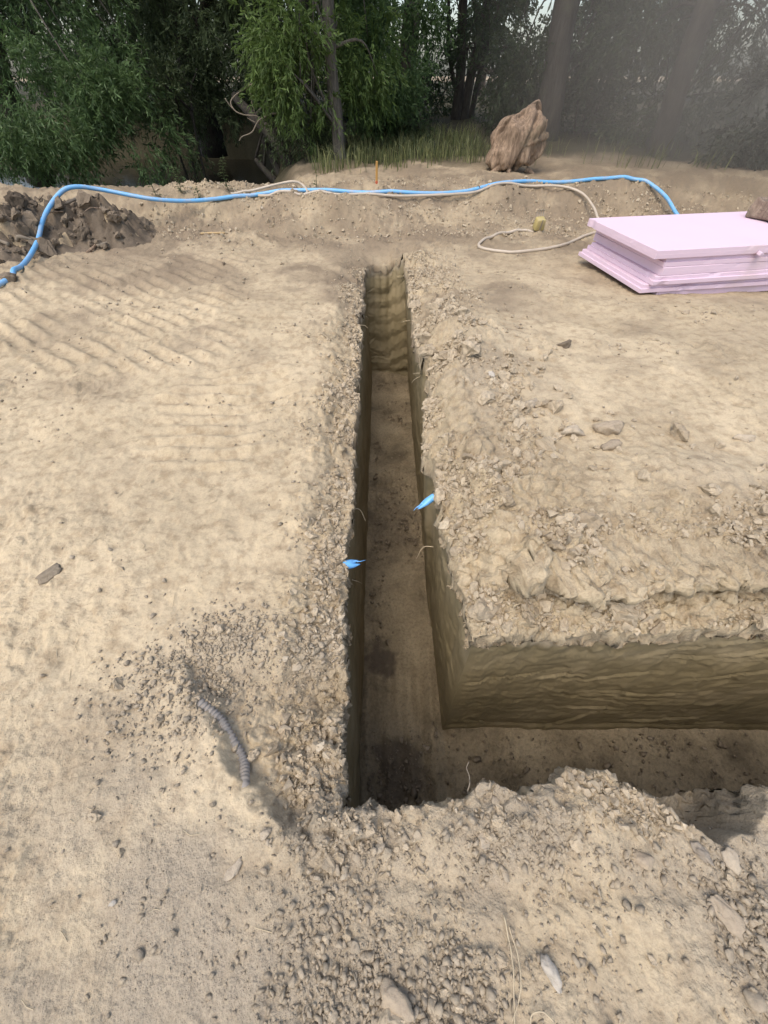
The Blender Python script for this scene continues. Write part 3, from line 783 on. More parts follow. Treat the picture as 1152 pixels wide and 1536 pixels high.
# ------------------------------------------------------------------ vegetation
def foliage(name, blobs, mat, parent, seed, L=.11, W=.021, per=14, twig=.5, droop=.6, gap=.15, kind=None):
    """many small leaves on drooping sprays spread through the blobs (centre, radii, sprays)"""
    rng = np.random.default_rng(seed)
    VV, TT = [], []
    for (c, r, n) in blobs:
        c = np.array(c); r = np.array(r)
        m = n * 3
        v = rng.normal(size=(m, 3)); v /= np.linalg.norm(v, axis=1)[:, None]
        rad = rng.random(m) ** .45
        p = v * rad[:, None] * r
        cl = fbm((p[:, 0] + c[0]) * 1.3 + p[:, 1] * .7, (p[:, 2] + c[2]) * 1.3 + p[:, 1] * .5, seed, 3)
        p = p[cl > gap - .25 + .25 * rng.random(m)][:n]
        v = p / r; n_ = len(p); P = p + c
        dirn = v * .8 + rng.normal(0, .45, (n_, 3)); dirn[:, 2] -= droop * rng.uniform(.3, 1.3, n_)
        dirn /= np.linalg.norm(dirn, axis=1)[:, None] + 1e-6
        tl = twig * rng.uniform(.5, 1.2, n_)
        ts = rng.uniform(.05, 1, (n_, per))
        base = P[:, None, :] + dirn[:, None, :] * (ts * tl[:, None])[..., None]
        base[..., 2] -= droop * .25 * (ts ** 2) * tl[:, None]
        ld = dirn[:, None, :] + rng.normal(0, .55, (n_, per, 3)); ld[..., 2] -= .25 * droop
        ld /= np.linalg.norm(ld, axis=2)[..., None] + 1e-6
        side = np.cross(ld, rng.normal(size=(n_, per, 3))); side /= np.linalg.norm(side, axis=2)[..., None] + 1e-6
        ll = L * rng.uniform(.6, 1.25, (n_, per, 1)); ww = W * rng.uniform(.7, 1.3, (n_, per, 1))
        bend = np.cross(ld, side) * ll * .12
        q = np.stack([base, base + ld * ll * .45 + side * ww * .5 + bend, base + ld * ll, base + ld * ll * .45 - side * ww * .5 + bend], 2)
        VV.append(q.reshape(-1, 3))
        tn = np.clip(rng.random((n_, 1)) * .55 + rng.random((n_, per)) * .45, 0, 1)
        TT.append(np.repeat(tn.ravel(), 4))
    V = np.concatenate(VV); F = np.arange(len(V)).reshape(-1, 4)
    o = link(name, np_mesh(name, V, F, False, {'tint': np.concatenate(TT)}), mat, parent)
    return o
def local(pts, b): return [(p[0] - b[0], p[1] - b[1], p[2] - b[2]) for p in pts]
def limb(name, pts, r0, r1, mat, parent, b, seg=9, wob=.25, seed=1, n=6):
    P = spline(local(pts, b), n); rr = np.linspace(r0, r1, len(P))
    V, F = tube_np(P, rr, seg, wob, seed)
    return link(name, py_mesh(name, V, F), mat, parent)
def tree(name, label, cat, base, stems, blobs, leaf, bark, seed, group=None, twigs=14, shade_canopy=None, **kw):
    """trunk(s), limbs, thin branches and a leafy crown; coordinates in world space"""
    b = (base[0], base[1], gz(base[0], base[1]) - .1 if len(base) < 3 else base[2])
    o = empty(name, b); tag(o, label, cat, group)
    r = random.Random(seed)
    for k, (pts, r0, r1) in enumerate(stems):
        limb('trunk', pts, r0, r1, bark, o, b, 12, .22, seed + k)
    main = stems[0][0] if stems else None
    tops = [p for st in stems for p in st[0][1:]]
    VV, FF, base_i = [], [], 0
    for k in range(twigs if stems else 0):
        bl = r.choice(blobs); c, rr = bl[0], bl[1]
        a = r.choice(tops)
        e = [c[i] + r.uniform(-.85, .85) * rr[i] for i in range(3)]
        mid = [(a[i] + e[i]) / 2 + r.uniform(-.2, .2) for i in range(3)]; mid[2] += .25
        P = spline(local([a, mid, e], b), 5)
        V, F = tube_np(P, np.linspace(.03, .006, len(P)), 5)
        VV.append(V); FF += [tuple(i + base_i for i in f) for f in F]; base_i += len(V)
    if VV: link('branches', py_mesh('branches', np.concatenate(VV), FF), bark, o)
    lb = [((c[0] - b[0], c[1] - b[1], c[2] - b[2]), rr, n) for c, rr, n in blobs]
    foliage('crown', lb, leaf, o, seed, **kw)
    if shade_canopy:
        lc = [((c[0] - b[0], c[1] - b[1], c[2] - b[2]), rr, n) for c, rr, n in shade_canopy]
        foliage('shade_crown', lc, leaf, o, seed + 500, L=.26, W=.085, per=12, twig=.9, droop=.3)  # big leaves above the view, added to shade the undergrowth
    return o
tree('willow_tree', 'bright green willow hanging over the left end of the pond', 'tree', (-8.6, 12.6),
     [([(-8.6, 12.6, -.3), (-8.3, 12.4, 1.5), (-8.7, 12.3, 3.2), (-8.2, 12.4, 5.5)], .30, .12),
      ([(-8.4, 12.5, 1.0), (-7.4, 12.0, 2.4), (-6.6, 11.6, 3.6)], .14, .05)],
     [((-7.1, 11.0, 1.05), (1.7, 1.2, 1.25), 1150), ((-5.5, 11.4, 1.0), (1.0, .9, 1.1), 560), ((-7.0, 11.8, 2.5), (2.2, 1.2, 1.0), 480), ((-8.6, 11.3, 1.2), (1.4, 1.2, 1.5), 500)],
     M['leaf_bright'], M['bark'], 601, shade_canopy=[((-7.6, 12.8, 4.6), (3.2, 2.4, 1.3), 600)], L=.13, W=.024)
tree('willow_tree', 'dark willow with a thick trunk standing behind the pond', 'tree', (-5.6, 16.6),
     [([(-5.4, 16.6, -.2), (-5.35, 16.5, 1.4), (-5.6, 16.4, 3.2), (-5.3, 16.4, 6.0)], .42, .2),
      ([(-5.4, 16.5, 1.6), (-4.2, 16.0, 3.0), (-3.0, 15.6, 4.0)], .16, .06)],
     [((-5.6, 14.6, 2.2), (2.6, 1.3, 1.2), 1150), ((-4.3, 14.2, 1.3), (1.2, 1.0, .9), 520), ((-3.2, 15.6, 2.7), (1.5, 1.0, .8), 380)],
     M['leaf_olive'], M['bark_dark'], 611, shade_canopy=[((-5.0, 15.8, 4.6), (4.2, 3.4, 1.2), 900), ((-6.0, 19.5, 4.2), (6.0, 2.6, 1.6), 1000)], L=.12, W=.026)  # second upper clump added to shade the far pond bank
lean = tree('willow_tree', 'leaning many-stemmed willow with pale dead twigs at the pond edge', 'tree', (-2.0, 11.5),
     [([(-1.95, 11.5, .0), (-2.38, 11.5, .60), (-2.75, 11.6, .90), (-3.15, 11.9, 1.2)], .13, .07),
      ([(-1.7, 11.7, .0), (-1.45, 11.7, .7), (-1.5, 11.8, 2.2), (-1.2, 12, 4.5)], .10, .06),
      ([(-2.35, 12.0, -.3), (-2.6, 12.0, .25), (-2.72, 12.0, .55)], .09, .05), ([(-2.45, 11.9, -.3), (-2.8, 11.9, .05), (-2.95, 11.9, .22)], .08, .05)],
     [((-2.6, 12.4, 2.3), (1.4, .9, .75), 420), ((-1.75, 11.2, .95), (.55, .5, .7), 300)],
     M['leaf_olive'], M['bark_dark'], 621, shade_canopy=[((-2.6, 12.8, 4.2), (2.4, 2.2, 1.2), 520), ((-1.5, 17.5, 4.4), (2.6, 2.4, 1.2), 420)], L=.10, W=.022)  # second upper clump, well behind this willow, is added for shade
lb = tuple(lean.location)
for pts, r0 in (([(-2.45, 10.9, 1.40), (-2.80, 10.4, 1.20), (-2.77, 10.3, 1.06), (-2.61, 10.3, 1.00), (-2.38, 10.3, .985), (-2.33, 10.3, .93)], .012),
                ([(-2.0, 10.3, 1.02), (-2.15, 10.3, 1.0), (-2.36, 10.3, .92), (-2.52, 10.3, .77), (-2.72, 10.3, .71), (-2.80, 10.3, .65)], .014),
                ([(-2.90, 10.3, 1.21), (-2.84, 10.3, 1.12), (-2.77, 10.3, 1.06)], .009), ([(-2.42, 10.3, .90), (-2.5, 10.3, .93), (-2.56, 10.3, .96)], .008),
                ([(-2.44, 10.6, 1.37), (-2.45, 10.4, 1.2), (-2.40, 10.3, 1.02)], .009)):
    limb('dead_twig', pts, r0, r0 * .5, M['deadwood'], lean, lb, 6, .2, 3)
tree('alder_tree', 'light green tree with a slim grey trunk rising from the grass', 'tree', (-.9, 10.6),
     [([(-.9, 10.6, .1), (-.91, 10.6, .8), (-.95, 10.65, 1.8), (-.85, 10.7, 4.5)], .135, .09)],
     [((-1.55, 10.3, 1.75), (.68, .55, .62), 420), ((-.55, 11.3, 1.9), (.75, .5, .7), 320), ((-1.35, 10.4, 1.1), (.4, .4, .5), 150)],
     M['leaf_fresh'], M['bark'], 631, shade_canopy=[((-1.0, 10.8, 4.3), (1.8, 1.5, 1.1), 220)], L=.12, W=.026, droop=.8)
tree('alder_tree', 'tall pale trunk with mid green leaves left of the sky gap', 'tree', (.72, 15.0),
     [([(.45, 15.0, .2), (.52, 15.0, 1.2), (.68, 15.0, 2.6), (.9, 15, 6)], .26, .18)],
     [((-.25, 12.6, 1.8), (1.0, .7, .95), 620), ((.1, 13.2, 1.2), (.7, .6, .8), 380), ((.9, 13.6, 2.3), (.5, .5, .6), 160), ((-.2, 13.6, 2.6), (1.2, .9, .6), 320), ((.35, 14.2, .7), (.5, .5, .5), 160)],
     M['leaf_bright'], M['bark'], 641, shade_canopy=[((.4, 14.6, 4.9), (1.9, 1.7, 1.2), 240)], L=.09, W=.032)
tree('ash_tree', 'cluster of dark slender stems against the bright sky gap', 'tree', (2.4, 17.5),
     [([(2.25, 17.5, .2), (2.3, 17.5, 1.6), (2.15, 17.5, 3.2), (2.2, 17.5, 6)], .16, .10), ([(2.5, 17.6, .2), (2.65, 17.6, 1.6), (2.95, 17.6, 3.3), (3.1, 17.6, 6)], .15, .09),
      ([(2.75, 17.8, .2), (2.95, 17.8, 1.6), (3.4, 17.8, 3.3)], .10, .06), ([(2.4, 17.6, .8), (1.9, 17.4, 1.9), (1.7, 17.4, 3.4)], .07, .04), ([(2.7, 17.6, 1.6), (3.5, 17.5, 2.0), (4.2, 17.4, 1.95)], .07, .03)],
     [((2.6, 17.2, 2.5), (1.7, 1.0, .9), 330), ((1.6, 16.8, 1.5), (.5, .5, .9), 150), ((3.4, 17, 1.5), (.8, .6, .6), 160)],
     M['leaf_dark'], M['bark_dark'], 651, shade_canopy=[((2.6, 17.4, 5.2), (2.2, 2, 1.2), 220)], L=.10, W=.034, gap=.25)
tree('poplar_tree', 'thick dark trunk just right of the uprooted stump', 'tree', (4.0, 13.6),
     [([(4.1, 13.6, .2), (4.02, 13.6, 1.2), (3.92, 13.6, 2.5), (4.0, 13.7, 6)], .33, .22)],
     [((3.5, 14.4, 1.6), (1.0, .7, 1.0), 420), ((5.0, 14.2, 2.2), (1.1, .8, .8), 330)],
     M['leaf_dark'], M['bark_dark'], 661, shade_canopy=[((4.4, 14, 4.9), (2.4, 2, 1.3), 280)], L=.10, W=.035)
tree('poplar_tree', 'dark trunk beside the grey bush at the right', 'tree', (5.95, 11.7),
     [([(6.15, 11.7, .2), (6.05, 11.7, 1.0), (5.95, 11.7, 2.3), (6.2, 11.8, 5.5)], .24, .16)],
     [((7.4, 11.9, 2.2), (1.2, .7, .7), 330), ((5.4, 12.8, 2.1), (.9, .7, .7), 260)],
     M['leaf_dark'], M['bark_dark'], 671, shade_canopy=[((6.9, 12.2, 4.6), (2.4, 2, 1.3), 260)], L=.10, W=.033)
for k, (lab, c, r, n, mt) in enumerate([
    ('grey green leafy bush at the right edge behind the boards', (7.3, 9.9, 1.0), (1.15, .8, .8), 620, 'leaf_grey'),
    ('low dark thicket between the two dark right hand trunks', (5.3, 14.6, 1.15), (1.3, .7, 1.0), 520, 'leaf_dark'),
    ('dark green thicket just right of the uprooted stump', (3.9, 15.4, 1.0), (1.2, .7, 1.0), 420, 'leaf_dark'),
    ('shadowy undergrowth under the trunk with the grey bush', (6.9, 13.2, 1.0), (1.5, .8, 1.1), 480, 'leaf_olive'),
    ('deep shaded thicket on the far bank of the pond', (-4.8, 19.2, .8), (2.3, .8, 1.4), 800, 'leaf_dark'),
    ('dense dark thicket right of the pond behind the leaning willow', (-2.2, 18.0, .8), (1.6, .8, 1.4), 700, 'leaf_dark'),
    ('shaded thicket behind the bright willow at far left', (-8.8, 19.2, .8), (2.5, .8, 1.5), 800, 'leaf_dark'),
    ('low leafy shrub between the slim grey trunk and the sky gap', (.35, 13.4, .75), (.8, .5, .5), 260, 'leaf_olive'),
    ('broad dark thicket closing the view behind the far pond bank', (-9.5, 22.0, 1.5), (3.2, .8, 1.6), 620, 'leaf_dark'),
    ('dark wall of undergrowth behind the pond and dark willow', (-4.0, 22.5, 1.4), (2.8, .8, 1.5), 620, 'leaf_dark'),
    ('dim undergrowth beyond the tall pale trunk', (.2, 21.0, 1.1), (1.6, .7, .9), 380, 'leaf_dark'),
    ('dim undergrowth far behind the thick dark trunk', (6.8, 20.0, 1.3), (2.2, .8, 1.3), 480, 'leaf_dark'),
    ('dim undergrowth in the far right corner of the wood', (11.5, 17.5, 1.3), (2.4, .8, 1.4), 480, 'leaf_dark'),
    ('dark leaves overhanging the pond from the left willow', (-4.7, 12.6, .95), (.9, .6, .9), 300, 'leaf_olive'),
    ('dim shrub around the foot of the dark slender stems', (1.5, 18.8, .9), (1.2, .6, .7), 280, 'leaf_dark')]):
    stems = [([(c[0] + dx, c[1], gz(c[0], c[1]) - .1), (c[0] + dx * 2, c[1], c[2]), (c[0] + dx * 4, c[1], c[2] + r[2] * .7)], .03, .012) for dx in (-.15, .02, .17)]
    tree('shrub', lab, 'shrub', (c[0], c[1]), stems, [(c, r, n)], M[mt], M['bark_dark'], 700 + k * 7, 'shrubs and thickets under the trees', twigs=6, L=.10, W=.036, droop=.4)
# a row of far trees beyond the wood, seen through the gaps
proto = None
spots = [(-16, 27, 1.1, 'far tree at the extreme left behind the bright willow'), (-11, 29, 1.0, 'far tree glimpsed above the left half of the pond'),
         (-5.5, 26, 1.15, 'far tree filling the gap above the pond thicket'), (-1, 30, .9, 'far tree behind the slim grey trunk'),
         (5.3, 32, 1.05, 'far tree behind the dark slender stems'), (9.5, 27, 1.1, 'far tree behind the thick dark trunk'), (14, 28, 1.0, 'far tree behind the grey bush at far right')]
for k, (x, y, sc, lab) in enumerate(spots):
    if proto is None:
        z0 = gz(x, y)
        proto = tree('distant_tree', lab, 'tree', (x, y), [([(x, y, z0 - .1), (x + .1, y, z0 + 2), (x, y, z0 + 6)], .25, .12), ([(x + .1, y, z0 + 1.2), (x + 1.2, y, z0 + 3), (x + 1.8, y, z0 + 4)], .10, .05)],
                     [((x, y, z0 + 2.3), (2.6, 1.4, 1.5), 520), ((x + .8, y, z0 + 4.4), (2.8, 1.6, 1.5), 420)], M['leaf_dark'], M['bark_dark'], 801,
                     'far trees beyond the wood', L=.2, W=.075, twig=.8, gap=.32)
    else:
        r = proto.copy(); COL.objects.link(r); r.location = (x, y, gz(x, y) - .1); r.scale = (sc,) * 3; r.rotation_euler = (0, 0, k * 1.3)
        r['label'] = lab
        for ch in list(proto.children):
            c_ = ch.copy(); COL.objects.link(c_); c_.parent = r
# meadow grass on the bank
def grass(name, n, xr_, yr_, dens, hmin, hmax, seed):
    rng = np.random.default_rng(seed)
    x = rng.uniform(*xr_, n); y = rng.uniform(*yr_, n)
    k = rng.random(n) < dens(x, y); x, y = x[k], y[k]; n = len(x)
    z = surf(x, y); h = rng.uniform(hmin, hmax, n) * (1 + .4 * fbm(x * 1.5, y * 1.5, seed, 2)); a = rng.uniform(0, 6.28, n); lean_ = rng.uniform(.1, .9, n)
    w = rng.uniform(.004, .009, n)
    dx, dy = np.cos(a), np.sin(a); sx, sy = -dy, dx
    b0 = np.stack([x - sx * w, y - sy * w, z - .03], 1); b1 = np.stack([x + sx * w, y + sy * w, z - .03], 1)
    m0 = np.stack([x - sx * w * .8 + dx * h * lean_ * .3, y - sy * w * .8 + dy * h * lean_ * .3, z + h * .6], 1)
    m1 = np.stack([x + sx * w * .8 + dx * h * lean_ * .3, y + sy * w * .8 + dy * h * lean_ * .3, z + h * .6], 1)
    t0 = np.stack([x + dx * h * lean_, y + dy * h * lean_, z + h * (1 - lean_ * .25)], 1); t1 = t0 + .001
    V = np.stack([b0, b1, m0, m1, t0, t1], 1).reshape(-1, 3); i = np.arange(n)[:, None] * 6
    F = np.concatenate([i + np.array([[0, 1, 3, 2]]), i + np.array([[2, 3, 5, 4]])])
    return link(name, np_mesh(name, V, F, False, {'tint': np.repeat(np.clip(rng.random(n), 0, 1), 6)}), M['grass'])
tag(grass('grass', 7500, (-1.5, 2.4), (8.7, 14.5), lambda x, y: np.clip(sstep(8.8, 9.8, y - .55 * np.maximum(x, 0) + .5 * fbm(x, y, 901, 3)) * sstep(-1.6, -1.1, x) * (.45 + .9 * fbm(x * 1.4, y * 1.4, 902, 2)), 0, 1), .10, .38, 903),
    'tall yellow green grass around the slim grey trunk', 'grass', None, 'stuff')
tag(grass('dry_grass', 2600, (2.2, 8.5), (9.2, 13.5), lambda x, y: np.clip(.1 + .9 * fbm(x * 1.1, y * 1.1, 905, 3), 0, 1), .12, .4, 906),
    'sparse dry grass under the right hand trees', 'grass', None, 'stuff')

# ------------------------------------------------------------------ old timber fence in the wood
fb = (4.25, 22.0, gz(4.25, 22) - .05)
fo = empty('timber_fence', fb); tag(fo, 'dark old timber rail fence far back in the wood', 'fence')
def box_bm(sx, sy, sz, bev=.01, seed=0, jit=0.0, cuts=0):
    bm = bmesh.new(); bmesh.ops.create_cube(bm, size=1)
    bmesh.ops.scale(bm, vec=(sx, sy, sz), verts=bm.verts)
    if bev: bmesh.ops.bevel(bm, geom=bm.edges[:], offset=bev, segments=2, affect='EDGES', profile=.5)
    if cuts: bmesh.ops.subdivide_edges(bm, edges=bm.edges[:], cuts=cuts, use_grid_fill=True)
    if jit:
        for v in bm.verts: v.co += Vector([mnoise.noise(v.co * 9 + Vector((seed + i * 7.3, 0, 0))) * jit for i in range(3)])
    return bm
def bm_obj(name, bm, mat, parent=None, loc=(0, 0, 0), rot=(0, 0, 0), smooth=False):
    me = bpy.data.meshes.new(name); bm.to_mesh(me); bm.free()
    me.polygons.foreach_set('use_smooth', np.full(len(me.polygons), smooth, bool))
    o = link(name, me, mat, parent); o.location = loc; o.rotation_euler = rot; return o
for dx, h in ((-.45, 1.05), (.15, 1.2), (.55, 1.15), (1.7, 1.1)):
    bm_obj('post', box_bm(.13, .13, h, .01, dx, .02, 1), M['timber'], fo, (dx, 0, h / 2), (0, .03 * dx, 0))
for z_, l in ((.45, 2.3), (.95, 2.3)):
    bm_obj('rail', box_bm(l, .05, .12, .01, z_, .015, 2), M['timber'], fo, (.62, -.10, z_))

# ------------------------------------------------------------------ heap of dark clods and roots at the left
def heap_h(x, y):
    h = .40 * gauss(x, y, -4.7, 6.45, .75, .50) + .30 * gauss(x, y, -3.75, 6.45, .42, .38) + .34 * gauss(x, y, -4.75, 5.75, .5, .38) + .16 * gauss(x, y, -3.5, 6.1, .3, .25)
    return h
hx = np.linspace(-6.6, -2.9, 190); hy = np.linspace(4.9, 7.6, 150); X, Y = np.meshgrid(hx, hy); x, y = X.ravel(), Y.ravel()
hh = heap_h(x, y)
hz = surf(x, y) - .06 + hh + np.clip(hh * 4, 0, 1) * (.5 * lumps(x, y, .20, 951, .6) + .6 * lumps(x, y, .10, 953, .7) + .5 * lumps(x, y, .045, 955, .7) + .08 * fbm(x * 5, y * 5, 956, 5, .66))
HEAPZ = (hx, hy, hz.reshape(X.shape))
heap = link('spoil_heap', np_mesh('spoil_heap', np.stack([x, y, hz], 1), grid_faces(150, 190), True, {'damp': np.clip(.95 + .5 * fbm(x * 3, y * 3, 958, 3), .3, 1), 'grit': x * 0, 'litter_shade': x * 0, 'coarse': x * 0 + 1, 'tint': .3 + .4 * perlin(x * 4, y * 4, 959)}), M['dark_clod'])
tag(heap, 'dark lumpy heap of dug clods and roots beside the pond', 'soil heap')
def heap_z(x, y):
    i = int(np.clip(np.searchsorted(hx, x), 0, len(hx) - 1)); j = int(np.clip(np.searchsorted(hy, y), 0, len(hy) - 1)); return float(HEAPZ[2][j, i])
rg = random.Random(77); cnt = 0
while cnt < 230:
    x, y = rg.uniform(-5.7, -3.0), rg.uniform(5.1, 6.9)
    if heap_h(x, y) < rg.uniform(.02, .14): continue
    sz = min(.17, .052 * math.exp(rg.gauss(0, .55)))
    place('clod', rg.choice(dark_me), x, y, sz, heap, .25, rg, 1.0, heap_z(x, y), .7); cnt += 1
for k in range(16):
    x, y = rg.uniform(-5.2, -3.5), rg.uniform(5.4, 6.6); a = rg.uniform(0, 6.28); l = rg.uniform(.12, .4); z = heap_z(x, y) + .03
    P = spline([(x, y, z), (x + math.cos(a) * l * .5, y + math.sin(a) * l * .5, z + rg.uniform(.0, .07)), (x + math.cos(a + .5) * l, y + math.sin(a + .5) * l, z + rg.uniform(-.05, .10))], 5)
    r0 = rg.uniform(.006, .028); V, F = tube_np(P, np.linspace(r0, r0 * .5, len(P)), 7, .3, k)
    link('root', py_mesh('root', V, F), M['deadwood'] if k % 3 == 0 else M['stump'], heap)

# ------------------------------------------------------------------ pipes
def pipe(name, pts, r, mat, seg=12, n=10, lift=.75, lie=True):
    P = spline(pts, n)
    if lie:
        Q = []
        for p in P:
            g = gz(p.x, p.y) + r * lift
            Q.append(Vector((p.x, p.y, max(g, p.z))))
        for _ in range(4): Q = [Q[0]] + [Vector((q.x, q.y, max(.25 * a.z + .5 * q.z + .25 * b.z, q.z - .004))) for a, q, b in zip(Q[:-2], Q[1:-1], Q[2:])] + [Q[-1]]
        P = Q
    V, F = tube_np(P, r, seg)
    return link(name, py_mesh(name, V, F), mat)
bp = pipe('water_pipe', [(-4.6, 3.6, .0), (-4.06, 4.46, .02), (-4.08, 4.85, .04), (-4.23, 5.55, .14), (-4.30, 6.0, .30), (-4.20, 6.33, .47), (-4.05, 6.50, .53), (-3.78, 6.68, .47), (-3.2, 6.76, .36),
     (-2.74, 7.0, .30), (-2.14, 7.3, .3), (-1.57, 7.45, .3), (-.06, 7.42, .3), (1.27, 7.62, .3), (2.44, 8.15, .3), (3.55, 8.28, .36), (4.17, 8.15, .36), (4.42, 7.75, .24), (4.45, 7.2, .08), (4.5, 6.7, .0)], .0245, M['blue_pipe'])
tag(bp, 'thick blue plastic water pipe running along the back bank', 'pipe')
h1 = pipe('hose', [(-1.88, 7.36, .30), (-1.5, 7.30, .3), (-.95, 7.27, .3), (.24, 7.32, .3), (1.26, 7.52, .3), (1.95, 7.9, .3), (2.7, 7.93, .33), (3.07, 7.74, .28), (3.15, 7.27, .18), (3.18, 6.85, .05),
     (3.45, 6.5, .0), (3.25, 6.30, .0), (2.85, 6.25, .0), (2.51, 6.03, .0), (2.24, 5.76, .0), (1.70, 5.60, .0), (1.38, 5.66, .0), (1.22, 5.86, .0), (1.47, 6.22, .0), (1.85, 6.42, .0), (2.06, 6.42, .02)], .018, M['cream_hose'], 10)
tag(h1, 'cream hose looping on the soil beside the pink boards', 'hose')
h2 = pipe('hose', [(-2.3, 7.40, .30), (-2.0, 7.46, .34), (-1.65, 7.52, .40), (-1.36, 7.52, .44), (-1.22, 7.50, .40), (-1.15, 7.38, .33), (-1.3, 7.3, .3)], .016, M['cream_hose'], 10)
tag(h2, 'short cream hose arching over the blue pipe near the pond', 'hose')
# yellow coupling on the end of the hose
cz = gz(2.12, 6.45)
yc = empty('hose_coupling', (2.13, 6.45, cz)); yc.rotation_euler = (0, 0, .15); tag(yc, 'yellow plastic coupling with metal claws on the hose end', 'coupling')
bm = box_bm(.13, .11, .14, .018, 3, .004, 1)
for v in bm.verts: v.co.x *= 1.0 - v.co.z * .9
bm_obj('body', bm, M['yellow'], yc, (0, 0, .085), (.25, 0, 0), True)
bm_obj('seam', box_bm(.012, .006, .12, .002), M['metal'], yc, (0, -.068, .085), (.25, 0, 0))
for dx in (-.045, -.015, .015, .045):
    V, F = tube_np(spline([(dx, .02, .15), (dx, .045, .185), (dx * .9, .05, .215), (dx * .9, .025, .235)], 4), .006, 6)
    link('claw', py_mesh('claw', V, F), M['metal'], yc)

# ------------------------------------------------------------------ pink insulation boards
def board(x, y, z, rot, label, seed, up=.018, th=.068, lx=2.4, ly=1.2):
    """a foam board with a rebated edge; origin at its front-left bottom corner"""
    bm = bmesh.new()
    nx, ny = 60, 32
    r = random.Random(seed)
    rings = [(0.0, 0, .0), (.002, -.0015, 0), (th * .5, -.0015, 0), (th * .5 + .001, -.001 + up, 0), (th - .004, up, 0), (th, up + .004, 0)]
    def ring(zz, ins):
        pts = []
        x0, x1, y0, y1 = ins, lx - ins, ins, ly - ins
        for i in range(nx): pts.append((x0 + (x1 - x0) * i / nx, y0))
        for i in range(ny): pts.append((x1, y0 + (y1 - y0) * i / ny))
        for i in range(nx): pts.append((x1 - (x1 - x0) * i / nx, y1))
        for i in range(ny): pts.append((x0, y1 - (y1 - y0) * i / ny))
        out = []
        for (px_, py_) in pts:
            j = .0012 * mnoise.noise(Vector((px_ * 14, py_ * 14, zz * 30 + seed)))
            ch = max(0, mnoise.noise(Vector((px_ * 5 + seed * 3, py_ * 5, 4.2 + zz * 4))) - .50) * .09
            cx, cy = lx / 2 - px_, ly / 2 - py_
            ex = (1 if abs(abs(cx) - (lx / 2 - ins)) < .02 else 0) * math.copysign(1, cx); ey = (1 if abs(abs(cy) - (ly / 2 - ins)) < .02 else 0) * math.copysign(1, cy)
            out.append(bm.verts.new((px_ + ex * (j + ch), py_ + ey * (j + ch), zz)))
        return out
    R = [ring(a, b) for a, b, _ in rings]
    n = len(R[0])
    for a, b in zip(R[:-1], R[1:]):
        for i in range(n): bm.faces.new((a[i], a[(i + 1) % n], b[(i + 1) % n], b[i]))
    bm.faces.new(R[-1]); bm.faces.new(R[0][::-1])
    o = bm_obj('insulation_board', bm, M['pink'], None, (x, y, z), (0, 0, rot))
    return tag(o, label, 'foam board', 'stack of pink foam boards')
RB = math.radians(9.5); bz = gz(2.9, 4.6) - .02
bz = float(np.mean([gz(2.75, 4.15), gz(3.4, 4.3), gz(2.6, 5.1), gz(3.3, 5.3)])) - .005
BD = [(2.66, 4.08, .0, 'lowest pink foam board, resting on the soil and set back to the right', .0),
      (2.46, 4.03, .070, 'second pink foam board from the bottom, jutting out furthest left', .02),
      (2.54, 4.02, .140, 'third pink foam board from the bottom of the stack', .022),
      (2.60, 4.06, .210, 'fourth pink foam board up, set back under two others', .0),
      (2.59, 4.07, .280, 'pink foam board directly under the topmost one', .02),
      (2.46, 4.04, .350, 'topmost pink foam board with chipped corners and a brown block on it', .0)]
for k, (x, y, z, lab, up) in enumerate(BD):
    board(x, y, bz + z, RB + (.006, -.004, .003, .008, -.006, .0)[k], lab, 11 + k * 5, up)
BT = bz + .418
bb = bm_obj('block', box_bm(.62, .34, .17, .02, 5, .03, 3), M['block'], None, (4.33, 5.20, BT + .088), (0, 0, .30)); tag(bb, 'rough brown block lying on the topmost pink board', 'block')
bb = bm_obj('foam_scrap', box_bm(.06, .04, .03, .006, 6, .012, 2), M['pink'], None, (3.52, 4.19, BT - .065), (.2, .3, .4)); tag(bb, 'small torn pink foam scrap on the front edge of the stack', 'scrap')

